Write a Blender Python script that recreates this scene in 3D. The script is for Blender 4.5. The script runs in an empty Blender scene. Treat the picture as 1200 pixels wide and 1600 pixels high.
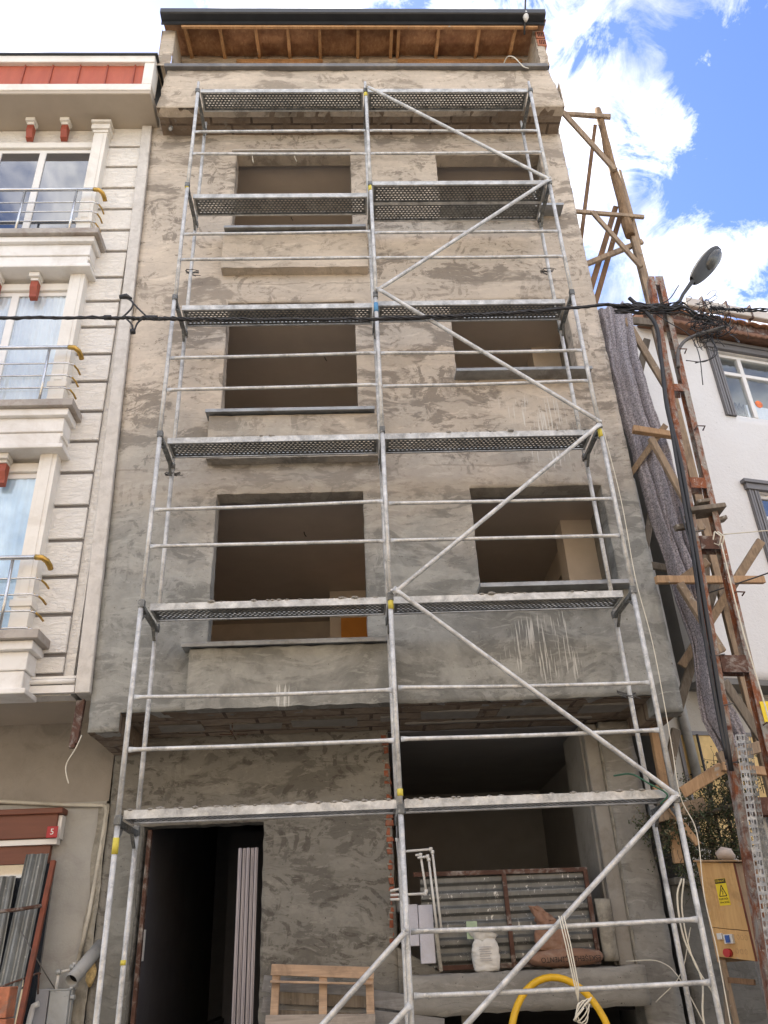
import bpy, bmesh, math, random
from mathutils import Vector, Matrix, noise as mnoise
random.seed(7)
R = math.radians
S = bpy.context.scene
COL = S.collection

# ------------------------------------------------------------------ camera
cam_d = bpy.data.cameras.new("camera")
cam = bpy.data.objects.new("camera", cam_d)
COL.objects.link(cam)
S.camera = cam
YAW, PIT, ROLL = 0.0492, 0.5040, -0.0477
fw = Vector((math.sin(YAW)*math.cos(PIT), math.cos(YAW)*math.cos(PIT), math.sin(PIT)))
rt = Vector((math.cos(YAW), -math.sin(YAW), 0))
up = rt.cross(fw)
r2 = rt*math.cos(ROLL) + up*math.sin(ROLL)
u2 = -rt*math.sin(ROLL) + up*math.cos(ROLL)
m = Matrix((r2, u2, -fw)).transposed().to_4x4()
m.translation = Vector((-0.3919, -7.4909, 0.8184))
cam.matrix_world = m
cam_d.sensor_fit = 'VERTICAL'
cam_d.sensor_height = 36.0
cam_d.lens = 36.0*1278.34/1600.0
cam_d.clip_start = 0.05
cam_d.clip_end = 3000
S.render.resolution_x = 768
S.render.resolution_y = 1024

# ------------------------------------------------------------------ world, sun, exposure
S.view_settings.view_transform = 'Standard'
S.view_settings.look = 'None'
S.view_settings.exposure = 2.0
S.view_settings.gamma = 1.0
SUN_EL, SUN_AZ = 52.0, -28.0          # azimuth from +Y (behind the house), toward -X
W = bpy.data.worlds.new("World")
S.world = W
W.use_nodes = True
wt = W.node_tree
wt.nodes.clear()
def wn(t): return wt.nodes.new(t)
out = wn('ShaderNodeOutputWorld'); bg = wn('ShaderNodeBackground')
sky = wn('ShaderNodeTexSky'); sky.sky_type = 'NISHITA'; sky.sun_disc = False
sky.sun_elevation = R(SUN_EL); sky.sun_rotation = R(SUN_AZ)
sky.air_density = 1.0; sky.dust_density = 0.3; sky.ozone_density = 3.0
tc = wn('ShaderNodeTexCoord')
mp = wn('ShaderNodeMapping'); mp.inputs['Scale'].default_value = (1.0, 1.0, 1.35)
mp.inputs['Rotation'].default_value = (0.2, -0.55, 0.1)
mp.inputs['Location'].default_value = (0.35, 0.1, 0.55)
n1 = wn('ShaderNodeTexNoise'); n1.inputs['Scale'].default_value = 3.6; n1.inputs['Detail'].default_value = 12
n1.inputs['Roughness'].default_value = 0.62; n1.inputs['Distortion'].default_value = 0.35
rp = wn('ShaderNodeValToRGB'); rp.color_ramp.elements[0].position = 0.35; rp.color_ramp.elements[1].position = 0.66
n2 = wn('ShaderNodeTexNoise'); n2.inputs['Scale'].default_value = 5.0; n2.inputs['Detail'].default_value = 9
rp2 = wn('ShaderNodeValToRGB'); rp2.color_ramp.elements[0].position = 0.38; rp2.color_ramp.elements[1].position = 0.54
rp2.color_ramp.elements[0].color = (2.7, 2.85, 3.2, 1); rp2.color_ramp.elements[1].color = (8.8, 8.5, 8.2, 1)
hs = wn('ShaderNodeHueSaturation'); hs.inputs['Saturation'].default_value = 1.12; hs.inputs['Value'].default_value = 0.74; hs.inputs['Hue'].default_value = 0.512
mixw = wn('ShaderNodeMix'); mixw.data_type = 'RGBA'
L = wt.links.new
L(tc.outputs['Generated'], mp.inputs['Vector']); L(mp.outputs[0], n1.inputs['Vector']); L(mp.outputs[0], n2.inputs['Vector'])
fac = n1.outputs['Fac']
# gaps (negative) and banks (positive) of the cloud cover, as directions in the sky
for (dx, dy, dz, wgt, rad) in ((.40, .55, .73, -.09, 22), (.415, .56, .715, -.07, 8), (.45, .47, .76, -.05, 8), (.449, .60, .66, -.09, 5), (-.185, .487, .853, -.26, 4), (.06, .483, .874, -.2, 3.5), (.27, .50, .82, -.06, 3), (.33, .62, .70, -.09, 3), (-.10, .47, .877, -.10, 3),
                               (.27, .53, .80, .12, 5), (-.34, .48, .81, .18, 7), (.295, .575, .76, .12, 6), (.36, .67, .65, .12, 7), (.44, .66, .61, .10, 6),
                               (-.40, -.5, .77, -.22, 16), (.1, -.8, .6, .05, 40)):
    vm = wn('ShaderNodeVectorMath'); vm.operation = 'DOT_PRODUCT'; nv = Vector((dx, dy, dz)).normalized(); vm.inputs[1].default_value = nv
    nz = wn('ShaderNodeVectorMath'); nz.operation = 'NORMALIZE'; L(tc.outputs['Generated'], nz.inputs[0]); L(nz.outputs[0], vm.inputs[0])
    mr = wn('ShaderNodeMapRange'); mr.interpolation_type = 'SMOOTHSTEP'; mr.inputs['From Min'].default_value = math.cos(R(rad)); mr.inputs['From Max'].default_value = 1.0
    mr.inputs['To Min'].default_value = 0; mr.inputs['To Max'].default_value = wgt; L(vm.outputs['Value'], mr.inputs['Value'])
    ad = wn('ShaderNodeMath'); ad.operation = 'ADD'; L(fac, ad.inputs[0]); L(mr.outputs[0], ad.inputs[1]); fac = ad.outputs[0]
n3 = wn('ShaderNodeTexNoise'); n3.inputs['Scale'].default_value = 13; n3.inputs['Detail'].default_value = 10; n3.inputs['Roughness'].default_value = .68; n3.inputs['Distortion'].default_value = .6
L(mp.outputs[0], n3.inputs['Vector'])
sb = wn('ShaderNodeMath'); sb.operation = 'SUBTRACT'; L(n3.outputs['Fac'], sb.inputs[0]); sb.inputs[1].default_value = .5
ml = wn('ShaderNodeMath'); ml.operation = 'MULTIPLY_ADD'; L(sb.outputs[0], ml.inputs[0]); ml.inputs[1].default_value = .85; L(fac, ml.inputs[2]); fac = ml.outputs[0]
L(fac, rp.inputs[0]); L(n2.outputs['Fac'], rp2.inputs[0]); L(sky.outputs[0], hs.inputs['Color'])
L(rp.outputs[0], mixw.inputs['Factor']); L(hs.outputs[0], mixw.inputs['A']); L(rp2.outputs[0], mixw.inputs['B'])
L(mixw.outputs['Result'], bg.inputs['Color']); bg.inputs['Strength'].default_value = 0.1
L(bg.outputs[0], out.inputs[0])

sl = bpy.data.lights.new("sun", 'SUN'); sl.energy = 4.0; sl.angle = R(0.6); sl.color = (1, 0.94, 0.85)
so = bpy.data.objects.new("sun", sl); COL.objects.link(so)
sd = Vector((math.sin(R(SUN_AZ))*math.cos(R(SUN_EL)), math.cos(R(SUN_AZ))*math.cos(R(SUN_EL)), math.sin(R(SUN_EL))))
so.rotation_euler = sd.to_track_quat('Z', 'Y').to_euler()
so.location = (0, 0, 40)

# ------------------------------------------------------------------ materials
class NT:
    def __init__(s, name):
        s.m = bpy.data.materials.new(name); s.m.use_nodes = True
        s.t = s.m.node_tree; s.n = s.t.nodes
        s.b = s.n['Principled BSDF']; s.o = s.n['Material Output']
        s.tc = s.n.new('ShaderNodeTexCoord')
        s.obj = s.tc.outputs['Object']
    def L(s, a, b): s.t.links.new(a, b)
    def val(s, sock, v):
        if v is None: return
        if isinstance(v, bpy.types.NodeSocket): s.L(v, sock)
        elif isinstance(v, (tuple, list)) and len(v) == 3 and sock.type == 'RGBA': sock.default_value = (*v, 1)
        else: sock.default_value = v
    def mapp(s, scale=(1, 1, 1), loc=(0, 0, 0), rot=(0, 0, 0), vec=None):
        k = s.n.new('ShaderNodeMapping'); k.inputs['Scale'].default_value = scale
        k.inputs['Location'].default_value = loc; k.inputs['Rotation'].default_value = rot
        s.L(vec or s.obj, k.inputs['Vector']); return k.outputs[0]
    def noise(s, sc=5, det=4, ro=0.5, di=0.0, vec=None, col=False):
        k = s.n.new('ShaderNodeTexNoise'); k.inputs['Scale'].default_value = sc; k.inputs['Detail'].default_value = det
        k.inputs['Roughness'].default_value = ro; k.inputs['Distortion'].default_value = di
        s.L(vec or s.obj, k.inputs['Vector']); return k.outputs['Color' if col else 'Fac']
    def wave(s, sc=5, di=2, det=2, dsc=1, vec=None, dirn='X', ro=.5):
        k = s.n.new('ShaderNodeTexWave'); k.inputs['Scale'].default_value = sc; k.inputs['Distortion'].default_value = di
        k.inputs['Detail'].default_value = det; k.inputs['Detail Scale'].default_value = dsc; k.bands_direction = dirn
        k.inputs['Detail Roughness'].default_value = ro
        s.L(vec or s.obj, k.inputs['Vector']); return k.outputs['Fac']
    def vor(s, sc=5, feat='F1', vec=None, out='Distance'):
        k = s.n.new('ShaderNodeTexVoronoi'); k.feature = feat; k.inputs['Scale'].default_value = sc
        s.L(vec or s.obj, k.inputs['Vector']); return k.outputs[out]
    def ramp(s, f, a, b, ca=(0, 0, 0), cb=(1, 1, 1)):
        k = s.n.new('ShaderNodeValToRGB'); e = k.color_ramp.elements
        e[0].position = a; e[1].position = b; e[0].color = (*ca, 1); e[1].color = (*cb, 1)
        s.L(f, k.inputs[0]); return k.outputs[0]
    def mix(s, f, a, b, mode='MIX'):
        k = s.n.new('ShaderNodeMix'); k.data_type = 'RGBA'; k.blend_type = mode
        s.val(k.inputs['Factor'], f); s.val(k.inputs['A'], a); s.val(k.inputs['B'], b); return k.outputs['Result']
    def math(s, op, a, b=0.0, clamp=False):
        k = s.n.new('ShaderNodeMath'); k.operation = op; k.use_clamp = clamp
        s.val(k.inputs[0], a); s.val(k.inputs[1], b); return k.outputs[0]
    def xyz(s, vec=None):
        k = s.n.new('ShaderNodeSeparateXYZ'); s.L(vec or s.obj, k.inputs[0]); return k.outputs
    def comb(s, x, y, z):
        k = s.n.new('ShaderNodeCombineXYZ'); s.val(k.inputs[0], x); s.val(k.inputs[1], y); s.val(k.inputs[2], z); return k.outputs[0]
    def bump(s, h, st=0.3, d=0.01, nrm=None):
        k = s.n.new('ShaderNodeBump'); k.inputs['Strength'].default_value = st; k.inputs['Distance'].default_value = d
        s.L(h, k.inputs['Height'])
        if nrm: s.L(nrm, k.inputs['Normal'])
        return k.outputs[0]
    def done(s, col, rough=0.8, bump=None, metal=0.0, **kw):
        s.val(s.b.inputs['Base Color'], col); s.val(s.b.inputs['Roughness'], rough); s.val(s.b.inputs['Metallic'], metal)
        if bump is not None: s.L(bump, s.b.inputs['Normal'])
        for k, v in kw.items(): s.val(s.b.inputs[k], v)
        return s.m

def plaster(name, light, mid, dark, grey=None, streaks=(), seed=0.0, patch=0.5, damp=(), arcw=.6, joints=()):
    t = NT(name)
    v = t.mapp(loc=(seed, seed*0.7, seed*1.3))
    warp = t.noise(1.1, 3, .5, 0, v, col=True)
    vv = t.n.new('ShaderNodeVectorMath'); vv.operation = 'MULTIPLY_ADD'
    t.L(warp, vv.inputs[0]); vv.inputs[1].default_value = (.45, .1, .45); t.L(v, vv.inputs[2])
    wv = vv.outputs[0]
    dm = None
    if damp:
        X0, Y0, Z0 = t.xyz()
        for (x0, x1, z0, z1) in damp:
            e1 = t.math('POWER', t.math('DIVIDE', t.math('SUBTRACT', X0, (x0+x1)/2), (x1-x0)/2), 2); e2 = t.math('POWER', t.math('DIVIDE', t.math('SUBTRACT', Z0, (z0+z1)/2), (z1-z0)/2), 2)
            k_ = t.math('SUBTRACT', 1, t.math('ADD', e1, e2), True); dm = k_ if dm is None else t.math('MAXIMUM', dm, k_)
    # broad tonal drift of the drying render
    base = t.mix(t.ramp(t.noise(.55, 4, .6, .4, v), .35, .66), light, mid)
    # crisp smeared trowel arcs (stretched, warped noise cut by a threshold)
    a1 = t.ramp(t.noise(1.0, 9, .62, .25, t.mapp((.8, 1, 2.3), rot=(0, .12, 0), vec=wv)), .495, .535)
    a2 = t.ramp(t.noise(1.0, 9, .70, .35, t.mapp((6.5, 1, 1.9), (3, 0, 5), (0, .5, 0), wv)), .535, .56)
    a3 = t.ramp(t.noise(1.0, 9, .70, .3, t.mapp((2.2, 1, 8.5), (8, 0, 1), (0, -.6, 0), wv)), .545, .57)
    zone = t.ramp(t.noise(.7, 8, .68, .2, t.mapp(loc=(9, 2, 4), vec=v)), .505, .54)
    zone2 = t.ramp(t.noise(1.1, 8, .68, .2, t.mapp(loc=(2, 7, 14), vec=v)), .535, .56)
    if dm is not None:
        dn = t.ramp(t.math('ADD', t.math('MULTIPLY', dm, .16), t.noise(1.0, 10, .7, .2, t.mapp((1.6, 1, 3.4), (7, 7, 7), vec=wv))), .60, .625)
        zone = t.math('MAXIMUM', zone, 0); a1 = t.math('MAXIMUM', a1, 0)
    a = t.math('MAXIMUM', t.math('MULTIPLY', a1, zone), t.math('MULTIPLY', t.math('MAXIMUM', a2, a3), zone2))
    # comb-like arcs left by the swinging trowel
    vd = t.vor(1.35, 'F1', t.mapp((1, .001, 1.3), vec=wv)); arc = t.math('SINE', t.math('ADD', t.math('MULTIPLY', vd, 44), t.math('MULTIPLY', t.noise(2.2, 7, .7, .1, wv), 9)))
    az = t.ramp(t.noise(1.7, 7, .72, .2, t.mapp((1, 1, 1.6), (4, 4, 8), vec=v)), .60-.08*arcw, .63-.08*arcw)
    arc = t.math('MULTIPLY', t.math('MULTIPLY', t.ramp(arc, .1, .5), az), t.ramp(t.noise(9, 5, .7, .2, wv), .42, .52))
    if dm is not None: a = t.math('MAXIMUM', a, dn)
    base = t.mix(t.math('MULTIPLY', a, patch), base, dark)
    base = t.mix(t.math('MULTIPLY', arc, min(1, patch*arcw)), base, dark)
    # fine brush-lines following the trowel
    s1 = t.ramp(t.noise(1, 6, .72, .5, t.mapp((3.4, 1, 26), rot=(0, .2, 0), vec=wv)), .56, .62)
    base = t.mix(t.math('MULTIPLY', s1, .30), base, dark)
    s3 = t.ramp(t.noise(1, 7, .6, .3, t.mapp((.9, 1, 3.0), (6, 2, 11), (0, -.2, 0), wv)), .53, .57)
    base = t.mix(t.math('MULTIPLY', s3, .5), base, tuple(min(1, c*1.16) for c in light))
    s2 = t.ramp(t.noise(1, 6, .74, .4, t.mapp((3, 1, 15), (5, 1, 2), (0, -.5, 0), wv)), .575, .61)
    base = t.mix(t.math('MULTIPLY', s2, .45), base, tuple(min(1, c*1.3) for c in light))
    if grey:   # lower storeys greyer, blending upwards with an uneven edge
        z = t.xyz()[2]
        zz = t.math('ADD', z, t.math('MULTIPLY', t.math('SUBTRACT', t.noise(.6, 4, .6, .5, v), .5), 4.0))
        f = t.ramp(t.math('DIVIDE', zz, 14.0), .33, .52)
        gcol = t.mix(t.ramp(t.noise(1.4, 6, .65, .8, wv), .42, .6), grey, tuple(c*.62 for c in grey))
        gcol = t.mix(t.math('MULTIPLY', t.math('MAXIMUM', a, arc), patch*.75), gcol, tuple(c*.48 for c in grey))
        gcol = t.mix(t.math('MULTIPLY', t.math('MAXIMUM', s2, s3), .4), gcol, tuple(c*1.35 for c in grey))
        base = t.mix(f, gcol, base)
    base = t.mix(.14, base, t.ramp(t.noise(14, 5, .7, 0, v), .3, .7, (.25, .24, .22), (.8, .78, .74)), 'OVERLAY')
    base = t.mix(t.ramp(t.noise(40, 2, .5, 0, v), .70, .76), base, tuple(c*.5 for c in dark))
    for zj in joints:     # day joints: a thin ridge and a slight change of tone where one lift of render meets the next
        zz2 = t.math('ADD', t.xyz()[2], t.math('MULTIPLY', t.math('SUBTRACT', t.noise(1.2, 5, .6, .3, v), .5), .16))
        dl = t.math('ABSOLUTE', t.math('SUBTRACT', zz2, zj))
        ln = t.math('MULTIPLY', t.math('SUBTRACT', 1, t.ramp(dl, .004, .016)), t.ramp(t.noise(2, 4, .6, .3, v), .42, .55))
        base = t.mix(t.math('MULTIPLY', ln, .55), base, dark)
        bd = t.math('MULTIPLY', t.math('SUBTRACT', 1, t.ramp(t.math('ABSOLUTE', t.math('SUBTRACT', zz2, zj-.22)), .16, .23)), .28)
        base = t.mix(bd, base, mid)
    if streaks:
        X, Y, Z = t.xyz()
        tot = None
        for (x0, x1, z0, z1, dens) in streaks:
            w = (x1-x0)
            m1 = t.math('SUBTRACT', 1, t.math('ABSOLUTE', t.math('DIVIDE', t.math('SUBTRACT', X, (x0+x1)/2), w/2)), True)
            m2 = t.math('SUBTRACT', 1, t.math('POWER', t.math('ABSOLUTE', t.math('DIVIDE', t.math('SUBTRACT', Z, (z0+z1)/2), (z1-z0)/2)), 3), True)
            mm = t.math('MULTIPLY', t.math('POWER', m1, .5), m2)
            tot = mm if tot is None else t.math('MAXIMUM', tot, mm)
        st = t.noise(1, 3, .55, .15, t.mapp((46, 1, 1.7), rot=(0, .06, 0)))
        st = t.ramp(t.math('MULTIPLY', st, t.math('POWER', tot, .35)), .535, .58)
        base = t.mix(t.math('MULTIPLY', st, .75), base, (.62, .61, .57))
    hb = t.math('ADD', t.math('MULTIPLY', t.noise(6, 6, .6, .8, wv), .6), t.math('MULTIPLY', t.noise(60, 3, .6, 0, v), .12))
    hb = t.math('ADD', hb, t.math('MULTIPLY', s1, -.12))
    return t.done(base, .9, t.bump(hb, .55, .02))

def simple(name, col, rough=.7, var=.25, sc=6, metal=0.0, bumps=.15, dirt=None, bsc=30, stretch=(1, 1, 1)):
    t = NT(name); v = t.mapp(stretch)
    c = t.mix(t.ramp(t.noise(sc, 6, .65, .3, v), .3, .7), tuple(k*(1-var) for k in col), tuple(min(1, k*(1+var)) for k in col))
    if dirt: c = t.mix(t.math('MULTIPLY', t.ramp(t.noise(sc*.8, 7, .7, .6, t.mapp(stretch, (4, 4, 4))), .5, .68), .8), c, dirt)
    return t.done(c, rough, t.bump(t.noise(bsc, 4, .6, 0, v), bumps, .01), metal)

def galv(name, a=(.46, .47, .48), splat=.5):
    t = NT(name); oi = t.n.new('ShaderNodeObjectInfo')
    v = t.mapp(); vo = t.n.new('ShaderNodeVectorMath'); vo.operation = 'ADD'
    t.L(v, vo.inputs[0]); t.L(oi.outputs['Location'], vo.inputs[1]); v = vo.outputs[0]
    c = t.mix(t.ramp(t.noise(7, 6, .7, .4, v), .32, .68), tuple(k*.55 for k in a), tuple(min(1, k*1.25) for k in a))
    c = t.mix(t.math('MULTIPLY', t.ramp(t.noise(22, 5, .75, .6, v), .54, .60), splat), c, (.62, .60, .55))
    c = t.mix(t.math('MULTIPLY', t.ramp(t.noise(4, 6, .7, .4, t.mapp(loc=(3, 3, 3), vec=v)), .62, .72), .5), c, (.20, .17, .13))
    h = t.noise(35, 5, .7, 0, v)
    return t.done(c, t.ramp(t.noise(9, 4, .6, 0, v), .3, .7, (.42,)*3, (.75,)*3), t.bump(h, .35, .006), .35)

def wood(name, a, b, ax=2, rough=.8):
    t = NT(name); oi = t.n.new('ShaderNodeObjectInfo')
    sc = [26, 26, 26]; sc[ax] = 1.6
    v = t.mapp(tuple(sc))
    g = t.noise(1, 7, .65, 1.2, v)
    c = t.mix(t.ramp(g, .35, .65), a, b)
    c = t.mix(t.math('MULTIPLY', t.ramp(t.noise(2.6, 6, .7, .5), .48, .66), .55), c, tuple(k*.42 for k in b))
    c = t.mix(t.ramp(t.noise(10, 3, .6), .66, .73), c, (.38, .36, .32))
    return t.done(c, rough, t.bump(g, .4, .006))

M = {}
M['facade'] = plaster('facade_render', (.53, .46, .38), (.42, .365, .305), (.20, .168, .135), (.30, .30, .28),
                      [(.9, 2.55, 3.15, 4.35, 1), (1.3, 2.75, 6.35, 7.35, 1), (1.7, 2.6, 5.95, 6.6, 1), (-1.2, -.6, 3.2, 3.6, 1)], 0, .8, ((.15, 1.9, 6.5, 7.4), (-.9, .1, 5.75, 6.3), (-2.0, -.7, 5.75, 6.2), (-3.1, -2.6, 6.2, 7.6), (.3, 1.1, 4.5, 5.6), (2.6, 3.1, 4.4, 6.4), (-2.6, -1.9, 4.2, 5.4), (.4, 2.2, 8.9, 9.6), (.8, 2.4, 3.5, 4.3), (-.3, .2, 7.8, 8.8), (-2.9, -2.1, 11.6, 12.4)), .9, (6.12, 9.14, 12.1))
M['top_render'] = plaster('parapet_render', (.52, .445, .36), (.41, .355, .285), (.24, .2, .155), None, (), 12, .75)
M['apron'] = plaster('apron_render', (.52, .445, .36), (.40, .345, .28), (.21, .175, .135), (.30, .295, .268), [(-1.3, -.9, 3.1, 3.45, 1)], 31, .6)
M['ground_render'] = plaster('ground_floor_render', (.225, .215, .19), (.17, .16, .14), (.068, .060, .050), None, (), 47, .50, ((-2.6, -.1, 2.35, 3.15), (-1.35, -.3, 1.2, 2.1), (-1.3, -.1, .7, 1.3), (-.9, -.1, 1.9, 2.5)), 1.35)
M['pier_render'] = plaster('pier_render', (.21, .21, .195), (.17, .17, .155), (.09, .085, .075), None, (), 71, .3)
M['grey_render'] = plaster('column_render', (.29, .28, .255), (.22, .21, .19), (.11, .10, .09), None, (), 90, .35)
def soffit_mat():
    t = NT('soffit_concrete')
    br = t.n.new('ShaderNodeTexBrick'); t.L(t.mapp((1, 1, 1), (.2, .05, 0)), br.inputs['Vector'])
    br.inputs['Scale'].default_value = 1.0; br.inputs['Brick Width'].default_value = .62; br.inputs['Row Height'].default_value = .27
    br.inputs['Mortar Size'].default_value = .02; br.inputs['Color1'].default_value = (.24, .185, .135, 1)
    br.inputs['Color2'].default_value = (.31, .25, .19, 1); br.inputs['Mortar'].default_value = (.075, .055, .042, 1)
    c = t.mix(t.ramp(t.noise(3, 6, .7, .6), .4, .64), br.outputs[0], (.17, .125, .09))
    c = t.mix(t.math('MULTIPLY', t.ramp(t.noise(5, 5, .7, 1), .56, .62), .6), c, (.27, .24, .2))
    return t.done(c, .95, t.bump(t.noise(12, 6, .7), .6, .02))
M['soffit'] = soffit_mat()
M['soffit_patch'] = simple('soffit_patch', (.25, .235, .21), .9, .15, 8, bumps=.3)
M['inner_wall'] = simple('inner_wall_plaster', (.70, .60, .50), .95, .07, 2, bumps=.15, dirt=(.60, .51, .42))
M['inner_ceiling'] = simple('inner_ceiling_plaster', (.66, .57, .49), .95, .07, 1.5, bumps=.1)
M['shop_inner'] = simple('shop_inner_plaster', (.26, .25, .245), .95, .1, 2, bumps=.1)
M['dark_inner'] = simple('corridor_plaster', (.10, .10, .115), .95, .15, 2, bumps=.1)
M['jamb'] = simple('shop_jamb_plaster', (.30, .285, .26), .9, .1, 3, bumps=.2, dirt=(.2, .18, .15))
M['orange'] = simple('sunlit_orange', (.62, .25, .045), .8, .12, 3, bumps=.05)  # orange of a sunlit wall, the light put into the colour
M['galv'] = galv('galvanised_tube', (.56, .56, .55), .8); M['deck'] = galv('galvanised_deck_shaded', (.15, .155, .152), .25)  # deck steel darkened: the shade of the underside is in its colour
M['deck_edge'] = galv('deck_edge_steel', (.52, .525, .52), .35)
M['strut_steel'] = galv('strut_steel', (.30, .31, .32), .35)
M['sill'] = simple('zinc_sill', (.30, .31, .32), .45, .25, 5, .5, .1, (.17, .16, .15))
M['sill_dark'] = simple('coping_sheet', (.17, .165, .165), .55, .2, 4, .3, .1, (.28, .26, .23))
M['gutter'] = simple('gutter_metal', (.034, .037, .042), .4, .2, 4, .2, .05)
M['joist'] = wood('new_pine', (.56, .33, .16), (.42, .22, .095), 1)
M['osb'] = None
def osb():
    t = NT('osb_board')
    k = t.vor(38, 'F1', t.mapp((1, .45, 1)), 'Color')
    c = t.mix(t.ramp(t.noise(1, 2, .5, 0, k), .2, .8), (.26, .125, .06), (.50, .29, .15))
    c = t.mix(t.ramp(t.noise(4, 4, .6), .4, .7), c, (.20, .09, .045))
    return t.done(c, .85, t.bump(t.noise(50, 3), .2, .004))
M['osb'] = osb()
M['brick'] = simple('hollow_brick', (.40, .15, .08), .9, .3, 9, bumps=.5, dirt=(.26, .19, .15))
M['brick_hole'] = simple('brick_cavity', (.05, .018, .012), .95, .2, 9)
M['tape'] = simple('yellow_sticker', (.60, .50, .07), .6, .1, 20, bumps=.02)
M['blue_tape'] = simple('blue_sticker', (.08, .25, .45), .6, .1, 20, bumps=.02)
M['cable'] = simple('black_cable', (.014, .014, .016), .5, .3, 20, bumps=.05)
M['wire_grey'] = simple('grey_wire', (.09, .085, .08), .5, .4, 20, bumps=.05)
M['cord'] = simple('white_cord', (.62, .58, .48), .8, .1, 20, bumps=.1)
def wavy(name, a, d):
    t = NT(name)
    v = t.mapp((1, 1, 3.2)); h = t.noise(7.5, 5, .55, 1.2, v)
    rid = t.ramp(t.math('ABSOLUTE', t.math('SUBTRACT', h, .5)), 0, .09)
    c = t.mix(t.ramp(t.noise(1.2, 5, .6), .35, .7), a, d)
    c = t.mix(t.math('MULTIPLY', t.math('SUBTRACT', 1, rid), .14), c, tuple(k*.6 for k in d))
    f = t.ramp(t.math('DIVIDE', t.math('ADD', t.xyz()[2], t.math('MULTIPLY', t.noise(.5, 3), 3)), 14), .5, .72)
    c = t.mix(f, t.mix(.35, c, (.66, .66, .66)), c)  # warm light on the upper panels put into the colour, greyer below
    return t.done(c, .85, t.bump(t.math('ADD', h, t.math('MULTIPLY', rid, .3)), .7, .024))
M['panel'] = wavy('wavy_stone_panel', (.80, .765, .71), (.73, .69, .63))
M['trim'] = simple('cream_moulding', (.75, .72, .665), .75, .06, 2, bumps=.08, dirt=(.62, .575, .51))
M['trim_white'] = simple('white_moulding', (.75, .73, .70), .75, .06, 2, bumps=.12, dirt=(.58, .54, .49))
M['strip'] = simple('rough_white_strip', (.58, .55, .51), .9, .12, 8, bumps=.6, dirt=(.44, .41, .37), bsc=22)
M['groove'] = simple('groove_shadow_gap', (.16, .15, .145), .9, .1, 3)
M['stone_ledge'] = simple('stone_ledge', (.36, .325, .29), .6, .2, 4, bumps=.1, dirt=(.22, .17, .14))
M['red_panel'] = simple('red_standing_seam', (.42, .10, .052), .6, .12, 2, bumps=.08, dirt=(.36, .075, .04), stretch=(3, 1, .6))
M['corbel_red'] = simple('red_corbel', (.30, .065, .035), .6, .15, 5)
M['left_soffit'] = simple('left_soffit_paint', (.44, .38, .31), .9, .06, 2, bumps=.1)
M['left_ground'] = simple('left_ground_render', (.37, .36, .335), .92, .1, 3, bumps=.3, dirt=(.27, .255, .235), bsc=50)
M['left_ground_top'] = simple('left_ground_upper_render', (.30, .27, .235), .92, .1, 3, bumps=.3, dirt=(.2, .18, .155), bsc=50)
M['raw_edge'] = simple('raw_mortar_edge', (.30, .28, .235), .95, .3, 8, bumps=1.0, dirt=(.14, .125, .105), bsc=16)
M['pvc'] = simple('white_window_frame', (.74, .72, .69), .4, .05, 3, bumps=.02)
M['steel'] = simple('railing_steel', (.55, .56, .58), .25, .15, 6, .85, .03)
M['brass'] = simple('brass_rail_end', (.50, .31, .08), .4, .3, 10, .8, .05, (.3, .2, .05))
def glass(name, tint=(.05, .06, .08), rough=.03):
    t = NT(name)
    return t.done(tint, rough, t.bump(t.noise(1.3, 2, .5), .06, .02), 0.0, **{'Specular IOR Level': 1.0, 'IOR': 1.9, 'Coat Weight': 1.0})
M['glass'] = glass('window_glass', (.035, .04, .05))
def clearglass():
    t = NT('clear_pane')
    g = t.n.new('ShaderNodeBsdfGlossy'); g.inputs['Roughness'].default_value = .03; g.inputs['Color'].default_value = (.9, .95, 1, 1)
    tr = t.n.new('ShaderNodeBsdfTransparent'); tr.inputs['Color'].default_value = (.93, .95, .96, 1)
    ms = t.n.new('ShaderNodeMixShader'); ms.inputs[0].default_value = .08
    t.L(tr.outputs[0], ms.inputs[1]); t.L(g.outputs[0], ms.inputs[2]); t.L(ms.outputs[0], t.o.inputs[0]); return t.m
M['clear'] = clearglass()
M['curtain'] = simple('white_net_curtain', (.80, .82, .84), .9, .06, 3, bumps=.2)
M['curtain_blue'] = simple('pale_blue_curtain', (.56, .70, .82), .9, .1, 5, bumps=.2)
M['curtain_yellow'] = simple('yellow_curtain', (.66, .48, .22), .9, .15, 6, bumps=.2)
M['blind'] = simple('dark_blind', (.12, .12, .11), .8, .1, 2)
M['brown_shutter'] = simple('brown_shutter_box', (.15, .045, .022), .5, .15, 3, bumps=.06, stretch=(.5, 1, 6))
def corr(name, a, d, spl=.0):
    t = NT(name)
    c = t.mix(t.ramp(t.noise(2.2, 7, .7, .5, t.mapp((3, 3, .8))), .35, .68), a, d)
    c = t.mix(t.math('MULTIPLY', t.ramp(t.noise(26, 4, .7, .4, t.mapp((1, 1, .5))), .62, .66), spl), c, (.6, .6, .58))
    return t.done(c, .5, t.bump(t.noise(25, 4), .15, .005), .4)
M['corr'] = corr('corrugated_sheet', (.24, .25, .245), (.12, .125, .12), .3)
M['corr_h'] = corr('splashed_hoarding', (.19, .195, .19), (.11, .115, .112), 1.0)
M['corr_light'] = corr('pale_corrugated_sheet', (.42, .44, .46), (.25, .27, .29), .3)
M['rust_red'] = simple('red_oxide_steel', (.20, .052, .025), .7, .25, 5, bumps=.2, dirt=(.10, .035, .02))
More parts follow.
